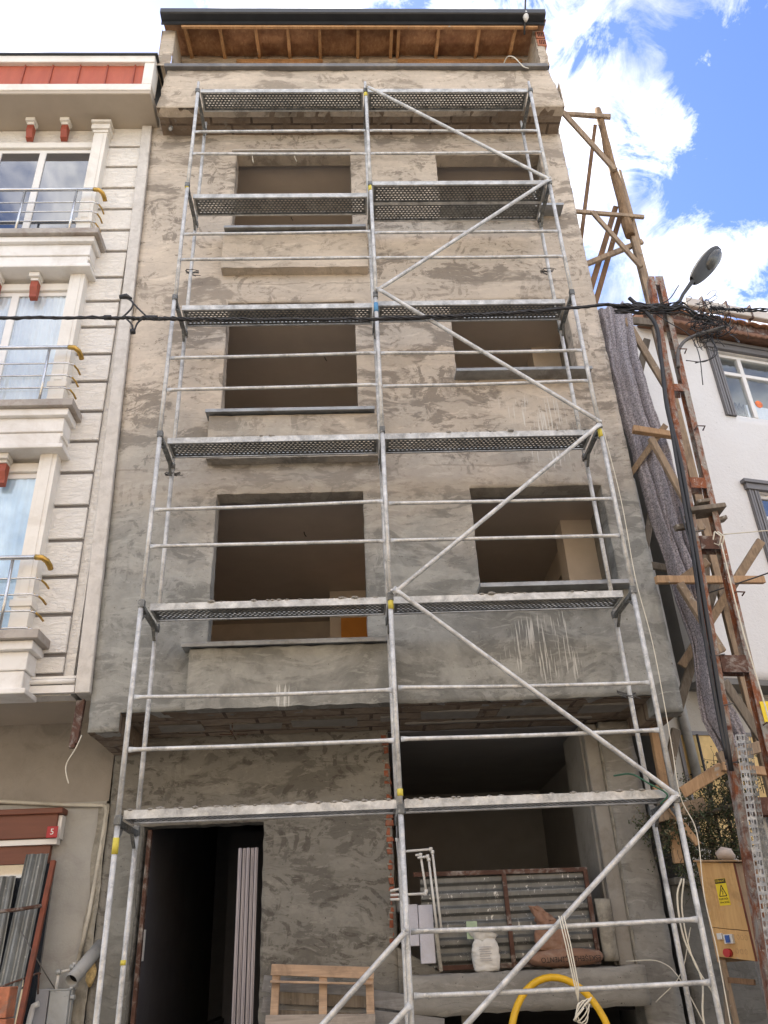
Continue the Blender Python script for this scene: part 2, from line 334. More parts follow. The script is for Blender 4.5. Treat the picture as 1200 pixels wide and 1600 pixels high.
def rusty(name):
    t = NT(name)
    f = t.ramp(t.noise(2.6, 8, .75, .8, t.mapp((2.4, 2.4, 1))), .43, .56)
    c = t.mix(f, (.235, .078, .032), (.30, .29, .265))
    c = t.mix(t.ramp(t.noise(9, 6, .7, .4), .5, .66), c, (.115, .035, .018))
    c = t.mix(t.ramp(t.noise(30, 5, .7), .62, .68), c, (.52, .49, .44))
    return t.done(c, .85, t.bump(t.noise(28, 6, .7), .6, .01), .1)
M['rust'] = rusty('rusty_painted_steel')
M['rust_dark'] = simple('dark_rust', (.085, .04, .027), .85, .35, 9, bumps=.5, dirt=(.38, .36, .33))
M['timber'] = wood('weathered_timber', (.38, .28, .185), (.22, .16, .11), 2)
M['timber_grey'] = wood('grey_timber', (.22, .185, .145), (.13, .105, .08), 2)
M['timber_dark'] = wood('dark_timber', (.24, .14, .075), (.15, .085, .045), 2)
M['timber_new'] = wood('fresh_timber', (.49, .32, .18), (.34, .205, .11), 2)
M['timber_bark'] = simple('barky_timber', (.23, .15, .085), .95, .4, 9, bumps=1.0, dirt=(.10, .06, .035), bsc=18, stretch=(2.5, 2.5, .6))
M['plank_grey'] = wood('grey_plank', (.27, .265, .26), (.18, .17, .16), 0)
M['pallet_wood'] = wood('pallet_wood', (.52, .36, .24), (.36, .25, .17), 0)
M['pallet_grey'] = wood('pallet_grey', (.40, .35, .30), (.26, .22, .19), 0)
def felt():
    t = NT('grey_felt')
    c = t.mix(t.ramp(t.noise(48, 4, .8), .40, .60), (.15, .138, .15), (.44, .41, .44))
    c = t.mix(t.math('MULTIPLY', t.ramp(t.noise(95, 3, .8), .6, .64), .8), c, (.60, .57, .60))
    return t.done(c, 1.0, t.bump(t.noise(55, 5, .7), .9, .012))
M['felt'] = felt()
def whitewall(name, a, d):
    t = NT(name)
    c = t.mix(t.ramp(t.noise(.9, 5, .6), .35, .7), a, d)
    c = t.mix(t.ramp(t.noise(16, 4, .7, .3, t.mapp((1, 1, 1.8))), .665, .70), c, tuple(k*.5 for k in d))
    return t.done(c, .9, t.bump(t.noise(14, 6, .7), .5, .02))
M['white_wall'] = whitewall('white_house_render', (.70, .69, .68), (.66, .64, .62))
M['beige_wall'] = whitewall('beige_ground_render', (.42, .395, .35), (.35, .33, .29))
M['side_wall'] = simple('shaded_side_wall', (.17, .165, .155), .9, .15, 3, bumps=.3)  # dark grey holds the alley shade on the white house's side
M['slate_trim'] = simple('slate_moulding', (.17, .165, .17), .6, .1, 4, bumps=.05)
M['eave_wood'] = simple('eave_boards', (.20, .10, .06), .9, .3, 6, bumps=.4, dirt=(.09, .05, .03), stretch=(1, 4, 1))
M['tile'] = simple('roof_tiles', (.33, .16, .09), .9, .3, 6, bumps=.4, dirt=(.18, .1, .06))
M['gutter_white'] = simple('pale_gutter', (.52, .47, .42), .6, .1, 4)
M['lamp_body'] = simple('dirty_lamp_shell', (.36, .355, .32), .6, .25, 9, bumps=.2, dirt=(.10, .10, .09))
M['lamp_under'] = simple('lamp_tray', (.035, .037, .038), .5, .2, 8, bumps=.1)
M['lamp_glass'] = simple('lamp_bowl', (.07, .07, .066), .2, .3, 8, bumps=.05)
M['pipe_grey'] = simple('grey_plastic_pipe', (.34, .34, .33), .45, .12, 4, bumps=.05, dirt=(.2, .2, .19))
M['pipe_cream'] = simple('cream_gas_pipe', (.50, .47, .40), .6, .15, 5, bumps=.1, dirt=(.3, .27, .22))
M['pipe_white'] = simple('white_plastic_pipe', (.66, .65, .62), .45, .08, 5, bumps=.03)
M['black'] = simple('black_void', (.008, .008, .009), .95, .1, 5)
M['meter'] = simple('grey_meter_box', (.40, .42, .42), .5, .08, 3, bumps=.03, dirt=(.3, .3, .29))
M['meter_lilac'] = simple('lilac_meter_box', (.34, .35, .38), .5, .08, 3, bumps=.03)
M['bag_brown'] = simple('brown_paper_bag', (.24, .135, .09), .85, .15, 5, bumps=.35, dirt=(.33, .24, .185), bsc=12)
M['bag_white'] = simple('white_woven_sack', (.62, .61, .58), .75, .08, 6, bumps=.35, dirt=(.47, .46, .43), bsc=14)
M['ink'] = simple('black_ink', (.02, .015, .015), .8, .1, 20)
M['hose'] = simple('yellow_hose', (.72, .42, .01), .45, .15, 6, bumps=.05, dirt=(.5, .30, .02))
M['foam'] = simple('lilac_foam_board', (.50, .50, .56), .9, .07, 9, bumps=.4, dirt=(.48, .47, .5), bsc=40)
M['alu'] = simple('aluminium_profile', (.32, .31, .36), .35, .15, 3, .6, .03, stretch=(8, 8, .4))
M['ply_yellow'] = wood('varnished_plywood', (.66, .42, .18), (.55, .32, .13), 2)
M['ply_tan'] = wood('bare_plywood', (.46, .30, .165), (.38, .235, .125), 2)
M['sign_yellow'] = simple('sign_yellow', (.80, .60, .02), .5, .05, 3)
M['sign_red'] = simple('number_plate_red', (.38, .012, .02), .4, .1, 3)
M['sign_white'] = simple('paint_white', (.80, .80, .78), .6, .04, 3)
M['socket_red'] = simple('socket_red', (.45, .03, .03), .5, .1, 3)
M['socket_blue'] = simple('socket_blue', (.03, .09, .35), .5, .1, 3)
M['leaf'] = simple('dusty_leaves', (.060, .080, .038), .8, .45, 12)
M['leaf_dry'] = simple('dry_leaves', (.20, .17, .10), .9, .3, 12)
M['twig'] = simple('twigs', (.10, .085, .065), .9, .3, 12)
M['block_wall'] = plaster('block_wall_render', (.17, .165, .15), (.13, .125, .115), (.075, .07, .06), None, (), 15, .4)
M['asphalt'] = simple('asphalt', (.055, .055, .055), .95, .2, 10, bumps=.5)
M['pave'] = simple('paving', (.25, .24, .22), .9, .15, 5, bumps=.3)
M['floor_conc'] = simple('floor_screed', (.13, .125, .12), .95, .2, 5, bumps=.3)
M['strap_green'] = simple('green_strap', (.04, .13, .08), .7, .2, 12)

# ------------------------------------------------------------------ mesh helpers
class MB:
    def __init__(s): s.bm = bmesh.new()
    def quad(s, pts):
        return s.bm.faces.new([s.bm.verts.new(p) for p in pts])
    def hexa(s, c):   # 8 corners: bottom 4 ccw, top 4 ccw
        v = [s.bm.verts.new(p) for p in c]
        for f in ((3, 2, 1, 0), (4, 5, 6, 7), (0, 1, 5, 4), (1, 2, 6, 5), (2, 3, 7, 6), (3, 0, 4, 7)):
            s.bm.faces.new([v[i] for i in f])
        return s
    def box(s, x0, x1, y0, y1, z0, z1):
        return s.hexa([(x0, y0, z0), (x1, y0, z0), (x1, y1, z0), (x0, y1, z0), (x0, y0, z1), (x1, y0, z1), (x1, y1, z1), (x0, y1, z1)])
    def beam(s, p, q, w, d, up=(0, 1, 0), jit=0.0):
        p, q = Vector(p), Vector(q); a = (q-p).normalized(); u = Vector(up)
        if abs(a.dot(u)) > .97: u = Vector((1, 0, 0))
        n = (u-a*a.dot(u)).normalized(); b = a.cross(n)
        c = []
        for P in (p, q):
            for (i, j) in ((-1, -1), (1, -1), (1, 1), (-1, 1)):
                c.append(P+b*(i*w/2)+n*(j*d/2)+Vector([random.uniform(-jit, jit) for _ in range(3)]))
        v = [s.bm.verts.new(k) for k in c]
        for f in ((3, 2, 1, 0), (4, 5, 6, 7), (0, 1, 5, 4), (1, 2, 6, 5), (2, 3, 7, 6), (3, 0, 4, 7)):
            s.bm.faces.new([v[i] for i in f])
        return s
    def tube(s, pts, r, n=8, cap=True, flat_ends=None):
        pts = [Vector(p) for p in pts]; rings = []
        ref = None
        for i, p in enumerate(pts):
            a = (pts[min(i+1, len(pts)-1)]-pts[max(i-1, 0)]).normalized()
            if ref is None or abs(a.dot(ref)) > .95: ref = Vector((0, 0, 1)) if abs(a.z) < .8 else Vector((1, 0, 0))
            u = (ref-a*a.dot(ref)).normalized(); w = a.cross(u); ref = u
            rr = r[i] if isinstance(r, (list, tuple)) else r
            sx = sy = rr
            if flat_ends and i in (0, len(pts)-1): sx, sy = rr*1.35, rr*.3
            rings.append([s.bm.verts.new(p+u*math.cos(2*math.pi*k/n)*sx+w*math.sin(2*math.pi*k/n)*sy) for k in range(n)])
        for a, b in zip(rings[:-1], rings[1:]):
            for k in range(n):
                f = s.bm.faces.new([a[k], a[(k+1) % n], b[(k+1) % n], b[k]]); f.smooth = True
        if cap:
            s.bm.faces.new(rings[0][::-1]); s.bm.faces.new(rings[-1])
        return s
    def cord(s, pts, r, n=6):
        P = [Vector(p) for p in pts]; o_ = []
        Q = [P[0]*2-P[1]]+P+[P[-1]*2-P[-2]]
        for k in range(1, len(Q)-2):
            a, b, c, d = Q[k-1:k+3]
            for i in range(6):
                t_ = i/6; o_.append(.5*((2*b)+(c-a)*t_+(2*a-5*b+4*c-d)*t_*t_+(3*b-a-3*c+d)*t_**3))
        o_.append(P[-1]); return s.tube(o_, r, n)
    def prism(s, poly, y0, y1):    # poly in XZ, extruded along Y
        a = [s.bm.verts.new((x, y0, z)) for x, z in poly]; b = [s.bm.verts.new((x, y1, z)) for x, z in poly]
        n = len(poly)
        s.bm.faces.new(a); s.bm.faces.new(b[::-1])
        for i in range(n): s.bm.faces.new([a[(i+1) % n], a[i], b[i], b[(i+1) % n]])
        return s
    def prismx(s, poly, x0, x1):   # poly in YZ, extruded along X
        a = [s.bm.verts.new((x0, y, z)) for y, z in poly]; b = [s.bm.verts.new((x1, y, z)) for y, z in poly]
        n = len(poly)
        s.bm.faces.new(a[::-1]); s.bm.faces.new(b)
        for i in range(n): s.bm.faces.new([a[i], a[(i+1) % n], b[(i+1) % n], b[i]])
        return s
    def grid(s, fn, nu, nv, smooth=True, skip=None):
        V = [[s.bm.verts.new(fn(i/nu, j/nv)) for j in range(nv+1)] for i in range(nu+1)]
        for i in range(nu):
            for j in range(nv):
                if skip and skip(i, j): continue
                f = s.bm.faces.new([V[i][j], V[i+1][j], V[i+1][j+1], V[i][j+1]]); f.smooth = smooth
        return s
    def build(s, name, mat, parent=None, bevel=0, solid=0, seg=1, loc=None):
        bmesh.ops.recalc_face_normals(s.bm, faces=s.bm.faces[:])
        me = bpy.data.meshes.new(name); s.bm.to_mesh(me); s.bm.free()
        me.materials.append(M[mat] if isinstance(mat, str) else mat)
        o = bpy.data.objects.new(name, me); COL.objects.link(o)
        if parent: o.parent = parent
        if solid:
            k = o.modifiers.new('s', 'SOLIDIFY'); k.thickness = solid; k.offset = 0
        if bevel:
            k = o.modifiers.new('b', 'BEVEL'); k.width = bevel; k.segments = seg; k.limit_method = 'ANGLE'; k.angle_limit = R(40)
        return o
def tag(o, label=None, cat=None, group=None, kind=None):
    if label: o['label'] = label
    if cat: o['category'] = cat
    if group: o['group'] = group
    if kind: o['kind'] = kind
    return o
def empty(name, loc, label, cat, group=None, rz=0):
    o = bpy.data.objects.new(name, None); COL.objects.link(o); o.location = loc; o.rotation_euler[2] = rz
    o.empty_display_size = .2
    return tag(o, label, cat, group)
def copy_tree(o, parent=None):
    c = o.copy(); COL.objects.link(c); c.parent = parent
    for ch in [k for k in bpy.data.objects if k.parent == o and k != c]: copy_tree(ch, c)
    return c
def N3(x, y, z): return mnoise.noise(Vector((x, y, z)))
def wallgrid(name, mat, parent, x0, x1, z0, z1, holes, y, th, step=.05, amp=.006, edge=.008, lean=0.0, leanr=0.0, seed=0, back=True):
    """rendered masonry wall with real openings: fine grid, uneven surface, ragged arrises, deep reveals"""
    def lines(a, b, extra):
        L_ = sorted({round(a, 4), round(b, 4), *[round(e, 4) for e in extra if a < e < b]}); o_ = []
        for p, q in zip(L_[:-1], L_[1:]):
            n = max(1, int((q-p)/step)); o_ += [p+(q-p)*k/n for k in range(n)]
        return o_+[L_[-1]]
    xs = lines(x0, x1, [h[0] for h in holes]+[h[1] for h in holes])
    zs = lines(z0, z1, [h[2] for h in holes]+[h[3] for h in holes])
    def inh(x, z): return any(h[0] < x < h[1] and h[2] < z < h[3] for h in holes)
    nx, nz = len(xs), len(zs)
    cell = [[not inh((xs[i]+xs[i+1])/2, (zs[j]+zs[j+1])/2) for j in range(nz-1)] for i in range(nx-1)]
    def filled(i, j): return 0 <= i < nx-1 and 0 <= j < nz-1 and cell[i][j]
    mb = MB(); F = {}; B = {}
    def pos(i, j, yy, fr):
        x, z = xs[i], zs[j]
        n = sum(filled(a, b) for a in (i-1, i) for b in (j-1, j))
        X = x+lean*(z-z0)*max(0, 1-(x-x0)/1.0)+leanr*(z-z0)*max(0, 1-(x1-x)/.6); Y = yy; Z = z
        if fr: Y += amp*(N3(x*1.7+seed, z*1.7, 0)+.5*N3(x*6, z*6, seed))
        if n < 4:
            X += edge*N3(x*9+seed, z*9, yy*4+3); Z += edge*N3(x*9, z*9+seed, yy*4+8)
            if fr: Y += edge*.6*abs(N3(x*14, z*14, 1+seed))
        return (X, Y, Z)
    def gv(D, i, j, yy, fr):
        if (i, j) not in D: D[(i, j)] = mb.bm.verts.new(pos(i, j, yy, fr))
        return D[(i, j)]
    for i in range(nx-1):
        for j in range(nz-1):
            if not cell[i][j]: continue
            f = mb.bm.faces.new([gv(F, i, j, y, 1), gv(F, i+1, j, y, 1), gv(F, i+1, j+1, y, 1), gv(F, i, j+1, y, 1)]); f.smooth = True
            if back: mb.bm.faces.new([gv(B, i, j, y+th, 0), gv(B, i, j+1, y+th, 0), gv(B, i+1, j+1, y+th, 0), gv(B, i+1, j, y+th, 0)])
            for (di, dj, a, b) in ((-1, 0, (i, j), (i, j+1)), (1, 0, (i+1, j+1), (i+1, j)), (0, -1, (i+1, j), (i, j)), (0, 1, (i, j+1), (i+1, j+1))):
                if not filled(i+di, j+dj):
                    fa, fb = gv(F, *a, y, 1), gv(F, *b, y, 1); ba, bb = gv(B, *a, y+th, 0), gv(B, *b, y+th, 0)
                    mb.bm.faces.new([fa, fb, bb, ba])
    o = mb.build(name, mat, parent)
    for e in o.data.edges: pass
    return o
def text(s, size, mat, parent, mtx, depth=.002, align='CENTER', name='lettering'):
    c = bpy.data.curves.new(name, 'FONT'); c.body = s; c.size = size; c.extrude = depth; c.align_x = align; c.align_y = 'CENTER'
    o = bpy.data.objects.new(name, c); dg = bpy.context.evaluated_depsgraph_get()
    COL.objects.link(o); bpy.context.view_layer.update(); dg = bpy.context.evaluated_depsgraph_get()
    me = bpy.data.meshes.new_from_object(o.evaluated_get(dg)); COL.objects.unlink(o); bpy.data.objects.remove(o)
    me.materials.append(M[mat]); t = bpy.data.objects.new(name, me); COL.objects.link(t); t.parent = parent
    t.matrix_local = mtx
    return t

# children use world coords: counter the empty's offset once, through parent inverse
def fixp(root):
    inv = Matrix.Translation(root.location).inverted() if not root.rotation_euler[2] else (Matrix.Translation(root.location) @ Matrix.Rotation(root.rotation_euler[2], 4, 'Z')).inverted()
    for ch in bpy.data.objects:
        if ch.parent == root and not ch.get('_local'): ch.matrix_parent_inverse = inv
# ================================================================== GROUND
GZ = -.72
g = MB().grid(lambda u, v: (-150+300*u, -150+300*v, GZ-.15), 8, 8, False).build('ground', 'asphalt'); tag(g, kind='structure')
g = MB().box(-14, 14, -1.9, 1.6, GZ-.14, GZ).build('pavement', 'pave', bevel=.015); tag(g, kind='structure')

# unseen houses added behind the camera: sunlit fronts throw warm light back
OPP = [(-16, -7.2, 9.0, (.60, .47, .31), 'ochre'), (-7.1, 1.6, 9.8, (.66, .54, .38), 'cream'), (1.7, 8.6, 8.6, (.60, .42, .26), 'apricot'), (8.7, 17, 9.6, (.62, .52, .38), 'sand coloured')]
for (x0, x1, h, c, cn) in OPP:
    t = empty('unseen_town_house', ((x0+x1)/2, -13.5, GZ), '%s plastered house across the street, unseen, added for its bounced light' % cn, 'house')
    MB().box(x0, x1, -20, -13.5, GZ, h).box(x0-.0, x1+.0, -20, -13.35, h+.002, h+.15).build('wall', simple('render_'+cn.split()[0], c, .9, .06, 2), t)
    k = 0
    for zz in (1.9, 4.7, 7.1):
        xx = x0+1.0
        while xx < x1-1.8:
            f = MB().box(xx-.08, xx+1.28, -13.5, -13.42, zz-.08, zz+1.48).build('window', 'pvc', t); MB().box(xx, xx+1.2, -13.42, -13.41, zz, zz+1.4).build('pane', 'glass', f); xx += 2.3
    fixp(t)
# ================================================================== UNFINISHED BUILDING
B = empty('unfinished_building', (0, .95, GZ), 'tall narrow unfinished grey cement rendered house with empty window openings behind scaffolding', 'building')
O = Vector((0, .95, GZ))
def bp(mb, name, mat, **k):       # build a part given in world coordinates under B
    par = k.pop('par', B)
    o = mb.build(name, mat, par, **k)
    return o
XL, XR = -3.10, 3.07
win = [(-1.95, -.215, 3.88, 5.77), (-1.97, -.24, 6.90, 8.79), (-1.99, -.235, 10.1, 11.86),
       (1.07, 2.66, 4.47, 5.78), (1.06, 2.66, 7.46, 8.79), (1.09, 2.70, 10.5, 11.81)]
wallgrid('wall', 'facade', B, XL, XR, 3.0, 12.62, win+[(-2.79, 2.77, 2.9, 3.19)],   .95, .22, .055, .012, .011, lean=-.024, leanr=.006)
# side walls (return walls running back), beams at overhang edge
bp(MB().box(XL+.0, XL+.2, 1.172, 9.5, 3.2, 14.0), 'side_wall', 'side_wall')
bp(MB().box(XR-.2, XR, 1.172, 9.5, 3.2, 14.0), 'side_wall', 'grey_render')
bp(MB().box(XL, XR, 9.3, 9.5, GZ, 14.0), 'rear_wall', 'inner_wall')
# overhang: edge beams and soffit
bp(MB().grid(lambda u, v: (XL+.004+.31*u, .952+v*1.06, 3.0+.02*N3(u*3, v*6, 2)), 6, 20).grid(lambda u, v: (XL+.004, .952+v*1.06, 3.0+.22*u), 2, 20)
   .grid(lambda u, v: (XL+.314, .952+v*1.06, 3.0+.22*u), 2, 20), 'edge_beam', 'soffit')
bp(MB().box(2.775, XR-.006, 1.171, 2.0, 3.005, 3.2), 'edge_beam', 'soffit', bevel=.012)
def sofz(x, y): return 3.185+.012*N3(x*3, y*3, 5)+.008*N3(x*11, y*11, 1)
bp(MB().grid(lambda u, v: (-2.79+5.57*u, .962+1.15*v, sofz(-2.79+5.57*u, v)), 90, 18), 'soffit', 'soffit')
for (x0, x1, y0, y1) in ((-2.5, -2.05, 1.45, 1.72), (-1.05, -.35, 1.42, 1.7), (-.1, .0, 1.4, 1.6), (.35, .98, 1.25, 1.55), (1.2, 1.95, 1.2, 1.52), (2.1, 2.6, 1.2, 1.5), (-1.75, -1.2, 1.5, 1.7), (.2, 2.3, 1.7, 1.76)):
    j = lambda: random.uniform(-.03, .03)
    bp(MB().hexa([(x0+j(), y0+j(), 3.168), (x1+j(), y0+j(), 3.168), (x1+j(), y1+j(), 3.168), (x0+j(), y1+j(), 3.168), (x0, y0, 3.19), (x1, y0, 3.19), (x1, y1, 3.19), (x0, y1, 3.19)]), 'mortar_patch', 'soffit_patch')
bp(MB().tube([(-1.72, 1.5, 3.19), (-1.71, 1.5, 3.05)], .008, 6).tube([(-1.85, 1.5, 3.07), (-1.55, 1.52, 3.07)], .006, 6).tube([(-1.72, 1.35, 3.08), (-1.70, 1.7, 3.06)], .006, 6), 'rebar_hook', 'rust_dark')
# window aprons (thickened panels) and metal sills
def apron(x0, x1, z0, z1, yf=.80):
    bp(MB().grid(lambda u, v: (x0+(x1-x0)*u, yf+.006*N3(u*8, v*6, x0+z0), z0+(z1-z0)*v+(.012*N3(u*14, 3, z0) if v in (0, 1) else 0)), 50, 12)
       .grid(lambda u, v: (x0+(x1-x0)*u, yf+(.148)*v, z0+.003*N3(u*20, v, 1)), 50, 2).grid(lambda u, v: (x0+(x1-x0)*u, yf+.148*v, z1), 50, 2)
       .grid(lambda u, v: (x0, yf+.148*u, z0+(z1-z0)*v), 2, 8).grid(lambda u, v: (x1, yf+.148*u, z0+(z1-z0)*v), 2, 8), 'window_apron', 'apron')
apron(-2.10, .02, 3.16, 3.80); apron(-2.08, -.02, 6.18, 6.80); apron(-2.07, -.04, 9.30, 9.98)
def sill(x0, x1, z, yf=.73, t=.045, tilt=.02):
    bp(MB().hexa([(x0, yf, z-tilt), (x1, yf, z-tilt), (x1, 1.14, z), (x0, 1.14, z), (x0, yf, z+t-tilt), (x1, yf, z+t-tilt), (x1, 1.14, z+t), (x0, 1.14, z+t)])
       .box(x0, x1, yf-.006, yf+.004, z-.03, z+.012), 'window_sill', 'sill', bevel=.004)
sill(-2.18, .0, 3.83); sill(-2.12, -.04, 6.84); sill(-2.06, -.05, 10.03)
sill(1.03, 2.76, 4.415); sill(1.02, 2.78, 7.41); sill(1.05, 2.86, 10.44)
bp(MB().box(-2.05, -.22, .922, .96, 11.87, 11.93).box(-2.05, -.22, .89, .921, 11.87, 11.885), 'lintel_angle', 'strip')
bp(MB().cord([(-1.75, .93, 11.9), (-1.74, .9, 11.75), (-1.72, .92, 11.62), (-1.74, .93, 11.7)], .006, 6).cord([(-1.09, .93, 11.9), (-1.09, .9, 11.72), (-1.06, .93, 11.65)], .006, 6), 'hanging_wire', 'cord')
# floors / rooms behind the openings
for k, (lo, hi) in enumerate(((3.2, 6.0), (6.2, 9.0), (9.2, 12.05))):
    bp(MB().box(XL+.2, XR-.2, 1.174, 9.3, hi-.05, hi+.19), 'floor_slab', 'inner_ceiling')
    bp(MB().box(.30, .44, 1.174, 6.2, lo+.1, hi-.052), 'partition_wall', 'inner_wall')
    bp(MB().box(XL+.2, .30, 5.6, 5.75, lo+.1, hi-.052), 'partition_wall', 'inner_wall')
    bp(MB().box(.44, XR-.2, 6.0, 6.15, lo+.1, hi-.052), 'partition_wall', 'inner_wall')
    bp(MB().box(2.45, 2.868, 2.15, 2.5, lo+.1, hi-.052), 'column', 'inner_wall')
    bp(MB().box(2.62, 2.868, 2.502, 6.0, hi-.42, hi-.054), 'ceiling_beam', 'inner_wall')
bp(MB().box(-.72, .28, 4.3, 5.58, 3.3, 5.94), 'column', 'inner_wall')
for k, (lo, hi) in enumerate(((3.2, 6.0), (6.2, 9.0), (9.2, 12.05))):
    bp(MB().box(-2.3, -1.45, 5.58, 5.6, lo+.1, lo+2.2), 'dark_doorway_sheet', 'dark_inner')  # dark sheet on the partition, a doorway's shade put into its colour
    wx = (-1.0, -.7, -1.25)[k]; bp(MB().cord([(wx, 2.3, hi-.05), (wx+.01, 2.3, hi-.09), (wx+.03, 2.31, hi-.12)], .006, 6), 'ceiling_wire', 'ink')
    pass
bp(MB().box(-.55, .2, 4.2, 4.29, 3.3, 5.45), 'sunlit_wall_board', 'orange')  # added board whose orange stands for sunlight on the inner wall
# top floor: parapet band, loggia, roof
wallgrid('parapet', 'top_render', B, -3.16, 3.10, 12.30, 13.22, [], .47, .16, .06, .014, .02, lean=.10, leanr=-.14, seed=5)
bp(MB().grid(lambda u, v: (-3.15+6.24*u, .475+.475*v, 12.305+.008*N3(u*30, v*3, 0)), 60, 5), 'parapet_soffit', 'soffit')
bp(MB().prismx([(.47, 12.31), (.63, 12.31), (.95, 12.63), (.95, 12.9), (.47, 12.9)], 3.085, 3.10), 'parapet_end', 'top_render')
bp(MB().box(-3.11, 2.95, .40, .66, 13.22, 13.30), 'coping', 'sill_dark', bevel=.006)
bp(MB().box(-3.0, 2.9, .64, 1.2, 12.9, 12.98), 'loggia_floor', 'floor_conc')
wallgrid('loggia_wall', 'top_render', B, -3.1, 2.95, 12.98, 14.42, [(-2.0, -.75, 13.2, 14.2), (.75, 2.6, 13.2, 14.2)], .98, .2, .1, .01, .01, seed=9)
bp(MB().box(-2.1, -.65, .945, .99, 14.2, 14.27), 'lintel_beam', 'joist')
bp(MB().box(.62, 2.75, .945, .99, 14.2, 14.27), 'lintel_beam', 'joist')
bp(MB().box(-3.0, 2.9, 2.8, 2.9, 12.98, 15), 'attic_wall', 'osb')
for x0, x1, nm in ((-3.24, -3.02, 0), (2.86, 3.0, 1)):
    bp(MB().grid(lambda u, v: (x0+(x1-x0)*u+.02*N3(u, v*6, nm), .44+.03*N3(v*7, nm, u)+.05*v, 13.302+1.0*v), 3, 16)
       .grid(lambda u, v: (x0 if nm else x1, .46+.75*u, 13.302+1.0*v), 6, 10).grid(lambda u, v: (x1 if nm else x0, .46+.75*u, 13.302+1.0*v), 6, 10), 'loggia_side_wall', 'top_render')
for i, z in enumerate((13.93, 14.14)):
    k = bp(MB().box(2.885, 3.035, .452, .70, z-.08, z+.10), 'hollow_brick', 'brick', bevel=.006)
    h = MB()
    for a in range(4):
        for c in range(3): h.box(2.915+a*.028, 2.932+a*.028, .448, .456, z-.045+c*.042, z-.012+c*.042)
    h.build('brick_cavity', 'brick_hole', k)
def roofz(y): return 14.22+.20*(y-.3)
bp(MB().hexa([(-3.2, .30, roofz(.3)+.085), (3.05, .30, roofz(.3)+.085), (3.05, 3.2, roofz(3.2)+.085), (-3.2, 3.2, roofz(3.2)+.085),
              (-3.2, .30, roofz(.3)+.1), (3.05, .30, roofz(.3)+.1), (3.05, 3.2, roofz(3.2)+.1), (-3.2, 3.2, roofz(3.2)+.1)]), 'roof_board', 'osb')
for i, x in enumerate((-2.86, -2.30, -1.72, -1.2, -.68, -.05, .5, .62, 1.28, 1.95, 2.55)):
    bp(MB().beam((x, .36, roofz(.36)+.03), (x+random.uniform(-.05, .05), 2.9, roofz(2.9)+.03), .05, .1, (0, 0, 1)), 'rafter', 'joist')
bp(MB().box(-2.9, 2.9, .335, .375, 14.16, 14.20), 'fascia_batten', 'joist')
bp(MB().prismx([(.18, 14.30), (.18, 14.40), (.30, 14.43), (3.2, 15.02), (3.2, 14.98), (.334, 14.37), (.334, 14.2), (.31, 14.2), (.31, 14.27), (.20, 14.285)], -3.22, 3.02), 'gutter', 'gutter')
# drain stub under the band
bp(MB().tube([(-3.0, .80, 12.28), (-2.99, .74, 12.18)], .035, 12, cap=False).tube([(-3.0, .80, 12.28), (-2.99, .74, 12.18)], .028, 12), 'drain_stub', 'pipe_grey')
# ground floor
GY = 2.0
def gwall(name, mat, x0, x1, z0, z1, y=GY, th=.22, holes=(), **k):
    return wallgrid(name, mat, B, x0, x1, z0, z1, list(holes), y, th, k.get('step', .05), .01, .014, seed=k.get('seed', 3))
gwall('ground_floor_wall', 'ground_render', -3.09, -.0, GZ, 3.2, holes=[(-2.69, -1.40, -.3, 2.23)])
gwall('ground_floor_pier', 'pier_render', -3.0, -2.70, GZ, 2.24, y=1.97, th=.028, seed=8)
# torn brick edge of the shop opening
bk = MB()
mo = MB(); z = 1.0
while z < 3.08:
    h = random.uniform(.035, .075); w = random.uniform(.0, .07); l_ = -.045-random.uniform(0, .035)
    yb = 1.975+random.uniform(0, .02)
    bk.hexa([(l_, yb, z), (-.035+w, yb+.01, z+random.uniform(-.01, .01)), (-.03+w, 2.19, z), (l_, 2.19, z), (l_+random.uniform(-.01, .02), yb+.01, z+h), (-.035+w*random.uniform(.4, 1.1), yb+.01, z+h), (-.03+w, 2.19, z+h), (l_, 2.19, z+h)])
    mo.hexa([(l_-.01, yb+.004, z+h), (-.04+w*.8, yb+.012, z+h), (-.04+w*.8, 2.18, z+h), (l_-.01, 2.18, z+h), (l_-.01, yb+.006, z+h+.018), (-.045+w*.7, yb+.012, z+h+.016), (-.045+w*.7, 2.18, z+h+.016), (l_-.01, 2.18, z+h+.018)])
    z += h+.017
bp(mo, 'mortar', 'raw_edge', bevel=.004)
M['brick_torn'] = simple('torn_brick', (.26, .085, .045), .95, .4, 14, bumps=1.0, dirt=(.20, .17, .14), bsc=20)
bp(bk, 'torn_brick_edge', 'brick_torn', bevel=.006)
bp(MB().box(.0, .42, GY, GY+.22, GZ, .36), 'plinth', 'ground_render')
bp(MB().box(.42, 2.43, 2.9, 3.0, GZ, .36), 'shaded_void_back', 'black')  # near-black sheets: the shade below the sill is put into the colour
bp(MB().box(.42, 2.43, 2.262, 2.9, .30, .36), 'shaded_void_top', 'black')
bp(MB().box(.60, .70, 1.9, 2.0, GZ, .37), 'sill_prop', 'raw_edge')
bp(MB().grid(lambda u, v: (.0+.42*u, 1.995+.012*N3(u*5, v*5, 2), .3+.66*v*(1-.35*u)+.03*N3(u*6, 2, v)), 12, 14), 'rubble_patch', 'ground_render')
